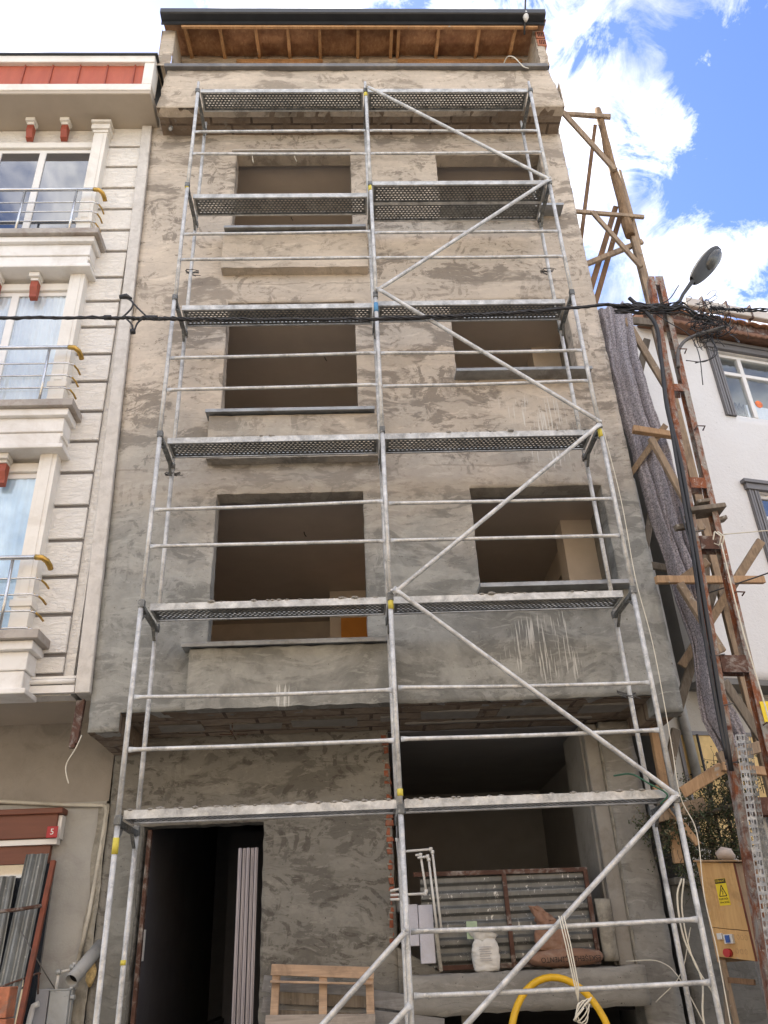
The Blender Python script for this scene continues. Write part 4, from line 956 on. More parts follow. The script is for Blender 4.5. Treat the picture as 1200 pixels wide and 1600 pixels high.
tag(MB().beam((.385, 1.79, 1.12), (.415, 1.79, .72), .04, .05, jit=.006).build('mortar_strip', 'raw_edge', bevel=.01), 'crusty mortar strip right of the lilac foam board', 'mortar')
t = empty('water_pipes', (.3, 1.72, .8), 'thin white plastic water pipes bent in nested squares at the opening corner', 'pipes')
for pts in ([(.02, 1.75, 1.96), (.035, 1.75, 1.96), (.06, 1.75, 1.49), (-.06, 1.75, 1.47)], [(-.06, 1.74, 1.43), (.30, 1.74, 1.43), (.31, 1.74, 1.45), (.275, 1.74, 1.80), (.22, 1.74, 1.80)],
            [(.12, 1.73, 1.84), (.385, 1.73, 1.85), (.40, 1.73, 1.82), (.44, 1.73, 1.10)], [(.24, 1.72, 1.77), (.345, 1.72, 1.78), (.355, 1.72, 1.75), (.395, 1.72, 1.10)], [(-.06, 1.75, 1.39), (.12, 1.75, 1.39)]):
    mb = MB()
    for a, b in zip(pts[:-1], pts[1:]): mb.tube([a, b], .0125, 8)
    for a in pts[1:-1]: mb.tube([Vector(a)-Vector((0, 0, .018)), Vector(a)+Vector((0, 0, .018))], .019, 8)
    mb.build('pipe', 'pipe_white', t)
fixp(t)
tag(MB().box(.0, .16, 2.1, 2.25, 1.28, 1.44).build('grey_bucket_box', 'pipe_grey', bevel=.03, seg=3), 'small grey box just inside the torn brick edge', 'box')
def sack(name, label, cx, y, z0, w, h, d, mat, top='tied', parent=None):
    """upright sack: pillow body with creases and gathered mouth"""
    nu, nv = 40, 28
    def fn(u, v):
        a = u*2*math.pi
        sq = (abs(math.cos(a))**3+abs(math.sin(a))**3)**(-1/3)
        prof = (.90+.14*math.sin(math.pi*min(1, v*1.15)))
        if v > .8: prof *= 1-(v-.8)/.2*(.55 if top == 'tied' else .25)
        if v < .06: prof *= .93+.07*v/.06
        prof *= 1+.05*math.sin(a*3+v*4)*v
        r = sq*prof
        x = cx+w/2*r*math.cos(a)*.92; yy = y+d/2*r*math.sin(a)*.92
        k = .012*N3(x*14, z0+v*5, a)+.010*N3(x*30, v*14, a*2)
        return (x+k, yy+k, z0+h*v+.012*N3(a, v*4, cx))
    mb = MB().grid(fn, nu, nv)
    bmesh.ops.remove_doubles(mb.bm, verts=mb.bm.verts[:], dist=.0005)
    mb.bm.verts.ensure_lookup_table()
    e = [x for x in mb.bm.edges if x.is_boundary]
    bmesh.ops.holes_fill(mb.bm, edges=e)
    return mb
t = empty('white_sack', (.88, 1.78, .71), 'open white woven sack standing on the concrete sill before the corrugated panel', 'sack')
sack('s', '', .87, 1.78, .71, .29, .30, .16, 0, 'open').build('body', 'bag_white', t)
MB().grid(lambda u, v: (.87+(.095+.045*v)*math.cos(u*2*math.pi)+.02*N3(u*9, v*3, 1), 1.78+(.05+.03*v)*math.sin(u*2*math.pi)+.015*N3(u*12, v*3, 4), .975+.075*v+.03*v*math.cos(u*2*math.pi+2.6)+.025*N3(u*7, v*2, 5)), 48, 8).build('mouth', 'bag_white', t, solid=.004)
MB().beam((.755, 1.80, 1.00), (.76, 1.82, 1.16), .11, .004).build('green_flap', simple('pale_green_film', (.34, .44, .30), .6, .2, 9), t)
for i in range(7): MB().box(.80+.0, .92-.01*(i % 3), 1.694, 1.698, .80+.02*i, .806+.02*i).build('print_line', simple('faded_print', (.35, .34, .36), .8, .2, 30), t)
fixp(t)
t = empty('cement_bag', (1.68, 1.78, .71), 'full brown cement bag lying flat with upside down black printing', 'cement bag', 'brown cement bags on the sill')
def bagfn(u, v):
    a = u*2*math.pi; x = 1.30+.74*v
    k = (math.sin(math.pi*min(max(v, .0), 1)))**.28 if 0 < v < 1 else .0
    k = max(k, .35)
    return (x+.012*N3(a, v*9, 2), 1.80+.15*k*math.cos(a)+.012*N3(a*2, v*8, 1), .795+(.085*k*math.sin(a))+.010*N3(a*2, v*12, 5))
mb = MB().grid(bagfn, 32, 44); bmesh.ops.remove_doubles(mb.bm, verts=mb.bm.verts[:], dist=.0005)
bmesh.ops.holes_fill(mb.bm, edges=[x for x in mb.bm.edges if x.is_boundary]); mb.build('body', 'bag_brown', t)
fixp(t)
tx = text('ESKİŞEHİR ÇİMENTO', .066, 'ink', t, Matrix(), .001); tx['_local'] = 1
tx.matrix_local = Matrix.Translation((1.69-1.68, 1.635-1.78, .785-.71)) @ Matrix.Rotation(R(90), 4, 'X') @ Matrix.Rotation(R(180), 4, 'Z') @ Matrix.Scale(.92, 4, (1, 0, 0))
t = empty('cement_bag', (1.52, 1.80, .88), 'half empty brown cement bag with twisted top standing on the lying one', 'cement bag', 'brown cement bags on the sill')
sack('s', '', 1.56, 1.82, .862, .36, .27, .15, 0, 'open').build('body', 'bag_brown', t)
def twist(u, v):
    a = u*2*math.pi; r_ = (.105-.06*v)*(1+.22*math.sin(a*3+v*5)+.15*math.sin(a*7-v*9))
    return (1.53-.09*v*v-.03*v+r_*math.cos(a)+.02*N3(u*9, v*5, 2), 1.82+r_*.7*math.sin(a), 1.085+.19*v+.02*N3(u*7, v*3, 6))
MB().grid(twist, 40, 16).build('twisted_top', 'bag_brown', t, solid=.004)
fixp(t)
# yellow hose arch
tag(MB().tube([(.90, .9, -.6)]+[(1.36-.455*math.cos(a)*1.0, .95+.15*math.sin(a), .06+.585*math.sin(a)) for a in [math.pi*i/22 for i in range(1, 22)]]+[(1.85, 1.0, -.6)], .031, 14).build('hose', 'hose'), 'thick yellow hose arching below the concrete sill', 'hose')
mb = MB()
for q in range(3):
    mb.tube([(1.24+.02*q, -.10, 1.10), (1.26+.02*q, -.12, .9), (1.29+.015*q, -.12, .6), (1.30, -.12, .50)], .0055, 5)
for q in range(4):
    pts = [(1.32+.07*math.sin(a*1.0+q)*(.6+.2*q), -.12-.01*q, .42+.075*math.cos(a+q*.5)+.01*q) for a in [i*.5 for i in range(13)]]
    mb.tube(pts, .005, 5)
tag(mb.build('rope_bundle', 'cord'), 'knotted cream rope hanging from the long lower scaffold brace', 'rope')
tag(MB().cord([(2.25, 1.7, .74), (2.5, 1.4, .72), (2.62, 1.2, .5), (2.8, 1.0, -.2)], .006, 5).cord([(2.35, 1.3, .40), (2.6, 1.2, .62), (2.78, 1.2, 1.0)], .005, 5).build('wire', 'cord'), 'thin pale wires trailing off the right end of the sill', 'wire')

# ================================================================== WHITE HOUSE (right)
HO = Vector((3.95, 2.6, GZ)); th = R(14)
Hs = empty('white_house', HO, 'white rendered house with grey framed windows and tiled eaves behind the rusty pole', 'house', rz=th)
def hp(mb, name, mat, par=Hs, **k):
    o = mb.build(name, mat, par, **k); o['_local'] = 1; o.location = (0, 0, -GZ) if par is Hs else (0, 0, 0); return o
wallgrid('wall', 'white_wall', Hs, .18, 9, 3.88, 9.85, [(1.95, 4.2, 8.25, 9.58), (1.92, 4.2, 5.3, 6.82)], 0, .25, .12, .01, .006, seed=4)
w_ = [o for o in bpy.data.objects if o.parent == Hs][0]; w_.location = (0, 0, -GZ); w_['_local'] = 1
hp(MB().box(.18, .40, .252, 7, 3.88, 9.83), 'side_wall', 'side_wall')
hp(MB().box(.18, 9, .0, 7, 3.80, 3.878), 'soffit', 'side_wall')
hp(MB().box(-.35, 9, .38, .6, GZ, 3.80), 'ground_floor_wall', 'beige_wall')
hp(MB().box(-.35, -.2, .6, 7, GZ, 3.80), 'ground_floor_side_wall', 'side_wall')
hp(MB().box(.4, 9, 3.0, 3.1, 3.88, 10), 'room_wall', 'inner_wall')
hp(MB().box(.4, 9, .252, 3.0, 9.72, 9.8).box(.4, 9, .252, 3.0, 7.0, 7.1), 'room_ceiling', 'sign_white')
for (z0, z1, x0, first) in ((8.25, 9.58, 1.95, True), (5.3, 6.82, 1.92, False)):
    f = hp(MB().box(x0, 4.2, .05, .12, z1-.06, z1).box(x0, x0+.06, .05, .12, z0, z1-.06).box(x0, 4.2, .05, .12, z0, z0+.06).box(x0+.06, 4.2, .045, .115, z1-.44, z1-.37)
           .box(x0+.40, x0+.48, .04, .115, z0+.06, z1-.06).box(x0+1.3, x0+1.38, .04, .115, z0+.06, z1-.06), 'window', 'pvc', bevel=.006)
    MB().box(x0+.06, 4.2, .08, .085, z0+.06, z1-.06).build('pane', 'clear' if first else 'glass', f)
    if first:
        MB().grid(lambda u, v: (x0+.06+.34*u, .2+.01*math.sin(u*30), z0+.06+(.36+.03*math.sin(u*26))*v), 40, 3).build('dark_cushion', 'black', f)
        MB().grid(lambda u, v: (x0+.5+1.6*u, .25+.02*math.sin(u*40), z0+.06+(.42+.05*math.sin(u*14))*v), 60, 3).build('curtain', 'curtain', f)
        MB().tube([(x0+.60, .07, z0+.38), (x0+.60, .078, z0+.38)], .07, 16).build('orange_sticker', simple('orange_sticker', (.75, .16, .03), .5, .4, 14), f)
        MB().box(x0+.06, x0+2, .5, .52, z0+.5, z1).build('roller_blind', simple('khaki_blind', (.30, .29, .24), .8, .08, 4), f)
        MB().box(x0+.06, x0+2.2, 2.9, 2.98, z0, z1+.3).build('back_board', 'beige_wall', f)
    tr = MB()
    for k_ in range(4): tr.box(x0-.20+.05*k_, x0-.165+.05*k_, -.05+.008*(k_ % 2), 0.0, z0-.02, z1+.02)
    tr.box(x0-.21, x0-.01, -.03, 0, z0-.02, z1+.02)
    hp(tr, 'window_trim', 'slate_trim', bevel=.003)
    hp(MB().box(x0-.24, 4.3, -.07, 0, z1+.02, z1+.12).box(x0-.28, 4.3, -.10, 0, z1+.12, z1+.18), 'window_head', 'slate_trim', bevel=.005)
# eaves and tiled roof
hp(MB().hexa([(.5, -.30, 9.76), (9, -.30, 9.76), (9, .1, 9.84), (.5, .1, 9.84), (.5, -.30, 9.79), (9, -.30, 9.79), (9, .1, 9.87), (.5, .1, 9.87)]), 'eave_boards', 'eave_wood')
hp(MB().grid(lambda u, v: (.5+8.5*u, -.30+.01*v, 9.77-.03*abs(math.sin(u*8.5*math.pi/.12))*(1-v)+.07*v), 400, 1), 'scalloped_board', 'eave_wood', solid=.012)
hp(MB().box(.5, 9, -.27, -.2, 9.80, 10.09), 'fascia_board', 'rust_dark')
hp(MB().grid(lambda u, v: (.5+8.5*u, -.36+.5*v, 9.98+.035*abs(math.sin(u*8.5*math.pi/.24))+.16*v), 340, 2), 'roof_tiles', 'tile', solid=.02)
hp(MB().box(1.25, 9, -.42, -.31, 10.09, 10.27), 'gutter', 'gutter_white', bevel=.02, seg=2)
for i in range(7): hp(MB().box(1.55+.47*i, 1.575+.47*i, -.435, -.30, 10.05, 10.33), 'gutter_bracket', 'rust_dark')
# barred ground-floor window
f = hp(MB().box(-.15, 2.4, .355, .379, 3.22, 3.27).box(-.15, -.10, .355, .379, 1.9, 3.22), 'barred_window', 'slate_trim')
MB().box(-.10, 2.4, .372, .3795, 1.9, 3.22).build('curtain', 'curtain_yellow', f)
mb = MB()
for i in range(7): mb.tube([(.12+.33*i, .32, 1.9), (.12+.33*i, .32, 3.22)], .018 if i % 2 == 0 else .008, 6)
for i in range(24): mb.tube([(-.08+.1*i, .33, 2.5), (-.08+.1*i, .33, 2.72)], .005, 5)
mb.tube([(-.1, .33, 2.72), (2.3, .33, 2.72)], .008, 6)
mb.build('window_bars', 'cable', f)
# vertical waste pipe on side wall
tag(MB().tube([(3.86, 2.9, 2.6), (3.84, 2.9, 4.0), (3.84, 2.9, 7.0)], .06, 12).build('downpipe', 'pipe_grey'), 'grey downpipe in the dark gap between the two houses', 'pipe')
# upper edge of chimney gap wall
tag(MB().box(3.2, 3.9, 3.6, 3.8, GZ, 7.2).build('gap_wall', 'side_wall'), 'dark grey wall closing the gap between the houses', 'wall')

# ================================================================== TIMBER SHORING
T = empty('timber_shoring', (4.0, 1.3, GZ), 'tall nailed timber shoring frame of weathered posts and struts beside the house', 'timber frame')
def tb(name, p, q, w=.09, d=.07, mat='timber', jit=.006):
    return MB().beam(p, q, w, d, (0, 1, 0), jit).build(name, mat, T, bevel=.005)
MB().tube([(3.97+.01*math.sin(i), 1.22, 13.3-.25*i) for i in range(0, 13)], [.055+.02*math.sin(i*1.9)*.3+.002*i for i in range(13)], 9).build('round_post', 'timber_bark', T)
tb('post', (4.04, 1.27, 11.6), (4.02, 1.25, 8.9), .10, .09)
tb('post', (4.0, 1.26, 8.95), (3.90, 1.25, GZ), .10, .09)
tb('post', (4.12, 1.33, 11.9), (4.12, 1.3, 10.2), .04, .05)
tb('tie', (3.12, 1.16, 13.13), (4.13, 1.16, 13.02), .085, .05, 'timber')
tb('strut', (3.32, 1.12, 13.10), (3.95, 1.12, 11.65), .085, .05)
tb('strut', (3.90, 1.30, 13.0), (3.10, 1.45, 9.7), .06, .05, 'timber_dark')
tb('tie', (3.00, 1.16, 10.80), (4.22, 1.16, 10.63), .07, .05)
tb('tie', (3.05, 1.3, 9.72), (4.17, 1.3, 10.27), .08, .05)
tb('strut', (3.42, 1.12, 10.72), (3.96, 1.12, 9.55), .07, .05)
tb('strut', (3.93, 1.36, 11.1), (3.10, 1.5, 9.0), .08, .05, 'timber_dark')
tb('strut', (4.00, 1.42, 11.0), (3.20, 1.6, 8.9), .08, .05, 'timber_dark')
tb('tie', (3.05, 1.22, 8.70), (4.1, 1.22, 8.55), .11, .06, 'timber_grey')
tb('strut', (3.50, 1.05, 8.50), (3.86, 1.05, 7.2), .085, .06)
tb('strut', (4.0, 1.6, 8.6), (3.5, 1.8, 7.2), .10, .05, 'timber_grey')
tb('tie', (3.14, .78, 6.47), (3.72, .78, 6.35), .085, .07, 'timber_new')
tb('tie', (3.1, 1.2, 6.0), (3.55, .75, 6.5), .07, .06)
tb('strut', (3.32, .74, 6.30), (3.66, .74, 5.02), .085, .06)
tb('strut', (3.95, 1.75, 7.0), (3.3, 1.9, 5.0), .09, .05, 'timber_grey')
tb('tie', (3.4, 1.5, 6.95), (4.1, 1.4, 6.75), .10, .05)
tb('tie', (3.00, .74, 4.42), (4.3, .9, 4.45), .085, .07, 'timber_new')
tb('tie', (3.3, .9, 4.45), (3.62, .7, 4.62), .09, .06)
tb('strut', (3.24, .70, 4.35), (3.52, .70, 3.55), .085, .06)
tb('strut', (3.3, 1.3, 3.6), (4.4, .9, 4.95), .10, .06, 'timber')
tb('strut', (3.2, 1.5, 3.1), (3.9, 1.2, 4.6), .10, .05, 'timber_grey')
tb('tie', (3.1, 1.7, 5.1), (3.7, 1.5, 4.85), .09, .05, 'timber_grey')
tb('strut', (3.55, .9, 3.3), (4.1, 1.1, 2.2), .09, .05, 'timber_grey')
tb('strut', (3.95, 1.3, 5.2), (3.6, 1.3, 3.6), .08, .05, 'timber_grey')
tb('tie', (2.85, .9, 2.18), (3.25, .75, 2.38), .11, .07, 'timber_new')
tb('tie', (3.22, .70, 2.38), (4.3, .72, 2.22), .085, .05, 'timber_new')
tb('tie', (3.3, .9, 2.5), (4.3, .9, 2.72), .11, .06, 'timber')
tb('strut', (3.4, 1.0, 2.3), (3.75, 1.2, 1.7), .10, .05, 'timber_grey')
tb('post', (2.95, 1.6, 3.0), (2.93, 1.6, 1.6), .09, .07, 'timber_new')
tb('strut', (3.25, 1.7, 3.0), (2.8, 1.7, 1.9), .11, .05, 'timber_grey')
tb('strut', (2.78, 1.45, 2.35), (3.1, 1.4, 1.75), .06, .05, 'timber_new')
tb('tie', (2.7, 1.5, 2.05), (3.3, 1.5, 2.15), .14, .04, 'timber')
fixp(T)
t = empty('timber_platform', (3.45, .3, 4.6), 'small worn boards wedged across the rusty pole halfway up', 'boards')
for p, q, w, d_ in (((3.20, .02, 4.86), (3.58, .02, 4.90), .05, .22), ((3.30, .0, 4.96), (3.44, .0, 4.98), .035, .12), ((3.05, .08, 4.72), (3.20, .08, 4.74), .06, .06), ((3.5, .12, 4.80), (3.64, .12, 4.84), .04, .1)):
    MB().beam(p, q, w, d_, (0, 1, 0), .004).build('board', 'timber_grey', t, bevel=.004)
fixp(t)

# ================================================================== FELT BLANKET
Lp = [(8.72, 3.14, 3.62), (8.45, 3.17, 3.58), (7.76, 3.14, 3.52), (7.13, 3.17, 3.56), (6.34, 3.22, 3.60), (5.6, 3.26, 3.62), (4.98, 3.30, 3.60), (4.4, 3.36, 3.66), (3.8, 3.40, 3.62), (3.3, 3.34, 3.52), (2.95, 3.30, 3.66), (2.62, 3.42, 3.72)]
def interp(v):
    z = Lp[0][0]+(Lp[-1][0]-Lp[0][0])*v
    for a, b in zip(Lp[:-1], Lp[1:]):
        if b[0] <= z <= a[0]+1e-6:
            k = (a[0]-z)/(a[0]-b[0]); return z, a[1]+(b[1]-a[1])*k, a[2]+(b[2]-a[2])*k
    return z, Lp[-1][1], Lp[-1][2]
def bl(u, v):
    z, a, b = interp(v)
    fold = .06*math.sin(u*15+2.2*math.sin(v*5)+1)+.03*math.sin(u*33+v*7)
    if u < .38: y = 1.42-.42*(u/.38)
    else: y = 1.0+.05*math.sin((u-.38)*6)
    rag = (.06*N3(u*16, 1, 1)+.05*N3(u*45, 5, 1)) if v > .96 else 0
    ztop = (.10*N3(u*6, 9, 9)) if v < .03 else 0
    return (a+(b-a)*u+.03*N3(v*9, u, 1)+.012*N3(v*30, u*10, 2), .90+y*.1+fold*(.5+.5*v)+.12*max(0, .38-u)*6*.4, z+rag+ztop)
tag(MB().grid(bl, 90, 240).build('felt_blanket', 'felt', solid=.012), 'long grey felt blanket draped down the timber shoring', 'blanket')

# ================================================================== UTILITY POLE
P = empty('utility_pole', (3.2, .2, GZ), 'rusty steel lattice utility pole of two flanged rails with battens', 'utility pole')
def rail(xa, za, xb, zb, s_):
    mb = MB()
    mb.beam((xa, .0, za), (xb, .0, zb), .065, .012, (0, 1, 0))
    mb.beam((xa+s_*.030, .05, za), (xb+s_*.030, .05, zb), .010, .10, (0, 1, 0))
    mb.beam((xa, .10, za), (xb, .10, zb), .065, .010, (0, 1, 0))
    return mb
def px(z, side):
    t_ = (z-1.0)/(8.25-1.0)
    return (2.94+(3.49-2.94)*t_) if side < 0 else (3.35+(3.60-3.35)*t_)
rail(px(GZ, -1), GZ, px(8.25, -1), 8.25, -1).build('rail', 'rust', P)
rail(px(GZ, 1), GZ, px(8.25, 1), 8.25, 1).build('rail', 'rust', P)
for z, mt, h in ((8.17, 'rust', .14), (6.50, 'rust', .10), (5.22, 'rust', .13), (4.50, 'rust_dark', .15), (3.20, 'rust_dark', .17), (1.9, 'rust_dark', .15), (.6, 'rust', .15)):
    MB().beam((px(z, -1)+.034, -.012, z), (px(z, 1)-.034, -.012, z-.01), h, .012).build('batten', mt, P)
    MB().beam((px(z, -1)+.034, .112, z), (px(z, 1)-.034, .112, z-.01), h, .012).build('batten', mt, P)
mb = MB()
for z in (7.0, 5.9, 2.6, 3.9): mb.tube([(px(z, 1)-.02, -.02, z), (px(z, 1)-.02, -.09, z+.005), (px(z, 1)+.07, -.09, z), (px(z, 1)+.07, -.02, z-.01)], .008, 6)
mb.build('step_rung', 'rust_dark', P)
MB().box(px(2.6, 1)+.005, px(2.6, 1)+.09, -.018, -.012, 2.62, 2.82).build('warning_plate', 'sign_yellow', P)
for z in (3.28, 2.8, 2.28, 4.62): MB().tube([(px(z, -1)-.10, -.03, z-.02), (px(z, -1)+.03, -.04, z), (px(z, -1)+.08, -.02, z+.01)], .006, 5).build('binding_wire', 'wire_grey', P)
MB().tube([(3.40, -.05, 4.60), (3.44, -.08, 4.53), (3.41, -.05, 4.44), (3.37, 0, 4.50), (3.40, -.05, 4.60)], .008, 6).tube([(3.43, -.05, 4.60), (3.47, -.08, 4.53), (3.44, -.05, 4.44)], .008, 6).build('cord_loop', 'cord', P)
fixp(P)
tag(MB().cord([(px(7.9, -1)-.35, -.05, 7.85), (px(7.6, -1)-.10, -.06, 7.45), (px(7, -1)-.07, -.05, 7.0), (px(6.2, -1)-.10, -.05, 6.2), (px(5.5, -1)-.05, -.05, 5.5), (px(4.5, -1)-.045, -.05, 4.5), (px(3.3, -1)-.05, -.05, 3.3), (px(2.2, -1)-.06, -.05, 2.2)], .024, 8)
    .cord([(px(6.3, -1)-.09, -.05, 6.3), (px(5.5, -1)-.09, -.05, 5.5), (px(4.5, -1)-.085, -.06, 4.5), (px(3.8, -1)-.10, -.06, 3.8), (px(3.0, -1)-.10, -.05, 3.0), (px(2.3, -1)-.08, -.05, 2.3)], .02, 8)
    .cord([(px(4.6, -1)-.12, -.05, 4.9), (px(4.2, -1)-.09, -.08, 4.2), (px(3.6, -1)-.13, -.06, 3.6), (px(3.2, -1)-.05, -.05, 3.1)], .009, 6).build('riser_cable', 'cable'),
    'black cables strapped down the left rail of the rusty pole', 'cable')
# perforated strut
t = empty('perforated_strut', (3.1, -.05, GZ), 'galvanised perforated slotted strut tied to the pole foot', 'metal strut')
def pst(x, y0, w, axis):
    def fn(u, v):
        z = .55+1.95*v; xx = x+(z-1.0)*.105
        return (xx+w*u, y0, z) if axis else (xx+w, y0+.10*u, z)
    return MB().grid(fn, 9, 150, False, skip=lambda i, j: (i in (1, 2, 6, 7) and j % 5 in (1, 2, 3)) or (i == 4 and j % 5 in (2, 3)))
pst(2.895, -.12, .085, 1).build('front_face', 'strut_steel', t); pst(2.895, -.12, .085, 0).build('side_face', 'strut_steel', t)
pst(2.99, -.10, .055, 1).build('rear_face', 'deck', t)
fixp(t)
tag(MB().cord([(3.42, -.08, 4.45), (3.40, -.08, 3.5), (3.42, -.08, 2.6), (3.35, -.08, 1.9)], .008, 6).build('cord', 'cord'), 'white cord hanging down between the rails of the rusty pole', 'cord')
tag(MB().cord([(3.45, -.06, 4.56), (4.4, -.1, 4.60), (6.0, -.1, 4.68)], .006, 5).build('guy_wire', 'cord'), 'thin white line running right from the pole past the white house', 'wire')
tag(MB().cord([(3.3, .3, 4.05), (4.2, .2, 4.3), (5.5, .1, 4.75)], .008, 5).build('guy_wire', 'cable'), 'thin black line running right from behind the pole', 'wire')
corrsheet('corrugated_sheet', 3.12, 3.75, 1.90, GZ, .16, .05, 'corr_light', 'pale corrugated sheet standing right of the rusty pole foot', -.0, .16, .03)

# ================================================================== STREET LAMP
t = empty('street_lamp', (3.75, -.05, 7.9), 'dirty grey oval street lamp head on a short arm above the wire tangle', 'street lamp')
a0 = Vector((3.80, -.05, 7.90)); a1 = Vector((3.98, -.07, 8.13)); tip = Vector((4.42, -.10, 8.60)); mid0 = Vector((3.96, -.07, 8.10))
MB().tube([(3.62, 0, 7.72), (3.74, -.04, 7.80), a0, a1, a1+(tip-mid0)*.12], [.022, .022, .022, .03, .036], 10).build('arm', 'lamp_under', t)
ax = (tip-mid0).normalized(); nrm = (Vector((-ax.z, 0, ax.x))*.74+Vector((0, .67, 0))); nrm = (nrm-ax*nrm.dot(ax)).normalized(); sid = ax.cross(nrm).normalized()
Ln = (tip-mid0).length
def shell(u, v, hgt, flat):
    k_ = max(0.0, 1-abs((u-.56)/.44)**2.3 if u > .56 else 1-abs((u-.56)/.60)**1.7)**.5
    w = .022+.115*k_; h = .012+hgt*k_
    a = math.pi*v
    return mid0+ax*(Ln*u)+sid*(w*math.cos(a))+nrm*(h*math.sin(a)*flat)
MB().grid(lambda u, v: shell(u, v, .085, 1), 26, 14).build('shell', 'lamp_body', t, solid=.006)
MB().grid(lambda u, v: shell(u, v, .035, -1), 26, 14).build('tray', 'lamp_under', t)
MB().grid(lambda u, v: mid0+ax*(Ln*(.66+.27*math.cos(u*2*math.pi)*math.cos(v*math.pi/2)))+sid*(.10*math.sin(u*2*math.pi)*math.cos(v*math.pi/2))-nrm*(.038+.045*math.sin(v*math.pi/2)), 28, 8).build('bowl', 'lamp_glass', t)
MB().tube([tip-ax*.01+nrm*.0, tip+ax*.015+nrm*.01], .012, 8).build('catch', 'cable', t)
fixp(t)

# ================================================================== CABLES
def bundle(pts, n, r, tw, rad):
    mb = MB(); P_ = [Vector(p) for p in pts]
    for q in range(n):
        out_ = []
        segs = 90
        for i in range(segs+1):
            s_ = i/segs*(len(P_)-1); k = min(int(s_), len(P_)-2); f = s_-k
            p = P_[k].lerp(P_[k+1], f)
            a = tw*i/segs*2*math.pi+q*2*math.pi/n
            rr = rad*(1+.5*math.sin(i*.23+q))
            out_.append(p+Vector((0, math.cos(a)*rr, math.sin(a)*rr)))
        mb.tube(out_, r, 6)
    return mb
CY = -.12
cz = [(-8.5, CY, 7.76), (-4.36, CY, 7.60), (-3.04, CY, 7.575), (-2.5, CY, 7.55), (-1.6, CY, 7.52), (-.15, CY, 7.50), (1.0, CY, 7.53), (1.7, CY, 7.57), (2.8, CY, 7.68), (3.4, CY+.05, 7.66), (3.6, 0, 7.66)]
t = empty('overhead_cable', (0, CY, 7.5), 'black twisted overhead cable crossing the scaffolding from left to the pole', 'cable')
bundle(cz, 4, .0115, 26, .016).build('strands', 'cable', t)
t2 = MB()
t2.cord([(-2.98, CY, 7.59), (-2.90, CY, 7.72), (-2.90, CY, 7.82), (-3.0, CY, 7.90)], .011, 8).cord([(-2.72, CY, 7.60), (-2.84, CY, 7.74), (-2.96, CY, 7.90)], .011, 8)
t2.cord([(-2.95, CY, 7.57), (-2.87, CY, 7.47), (-2.85, CY, 7.40)], .011, 8).cord([(-2.72, CY, 7.58), (-2.80, CY, 7.50), (-2.83, CY, 7.38)], .011, 8)
t2.build('spacer_loop', 'cable', t)
MB().tube([(-3.06, CY, 7.90), (-2.98, CY, 7.91), (-2.92, CY, 7.87)], [.025, .035, .02], 8).tube([(-2.87, CY, 7.36), (-2.82, CY, 7.36)], [.035, .03], 8).build('end_cap', 'cable', t)
MB().tube([(-3.20, CY, 7.58), (-3.12, CY, 7.58)], .03, 8).tube([(-2.72, CY, 7.57), (-2.58, CY, 7.565)], .03, 8).build('clamp', 'cable', t)
fixp(t)
random.seed(21)
mb = MB()
for q in range(60):
    cx, czz = random.gauss(3.98, .14), random.gauss(7.42, .14)
    rr = random.uniform(.03, .11); n_ = random.randint(12, 30); a0_ = random.uniform(0, 6.28); dr = random.uniform(-.15, .15); dx_ = random.uniform(-.004, .008); dz_ = random.uniform(-.004, .004)
    pts = []
    for i in range(n_):
        a = a0_+i*.32; pts.append((cx+rr*math.cos(a)*(1+dr*i*.1)+dx_*i, -.05+.12*math.sin(a*.7+q), czz+rr*.85*math.sin(a)+dz_*i))
    mb.tube(pts, random.choice((.003, .004, .006)), 5)
for q in range(16):
    z = 7.66+random.uniform(-.06, .08); pts = [(2.9+i*.14+random.uniform(-.02, .02), -.06+random.uniform(-.04, .04), z+random.uniform(-.035, .035)-(.02*i if i > 6 else 0)) for i in range(0, random.randint(6, 10))]
    mb.cord(pts, random.choice((.006, .009, .012)), 6)
mb.cord([(3.3, 0, 7.75), (3.5, -.1, 7.4), (3.7, -.1, 7.2), (3.75, -.1, 6.9), (3.72, -.05, 6.5)], .006, 5).cord([(3.9, -.05, 7.4), (3.98, -.1, 7.0), (3.9, -.1, 6.85), (3.7, -.05, 6.82)], .007, 5).cord([(4.0, -.05, 7.3), (3.95, -.1, 6.95), (3.8, -.1, 6.8), (3.6, -.05, 6.86)], .006, 5)
mb.cord([(3.25, -.05, 7.68), (3.55, -.1, 7.75), (3.75, -.1, 8.0)], .007, 5)
tag(mb.build('cable_tangle', 'cable'), 'messy knot of coiled black wires at the top of the rusty pole', 'wires')
random.seed(5)
tag(bundle([(4.05, -.1, 7.62), (4.5, -.05, 7.62), (6.5, .0, 7.72), (9, .1, 7.8)], 3, .010, 12, .015).build('overhead_cable', 'cable'), 'black overhead cables running right from the wire tangle along the eaves', 'cable')
tag(MB().cord([(3.48, -.06, 6.75), (3.53, -.07, 6.98), (3.64, -.08, 7.13), (3.82, -.09, 7.22), (4.02, -.1, 7.28), (4.15, -.1, 7.32)], .021, 10).build('conduit', 'wire_grey'), 'bent grey conduit arm rising from the pole to the tangle', 'conduit')

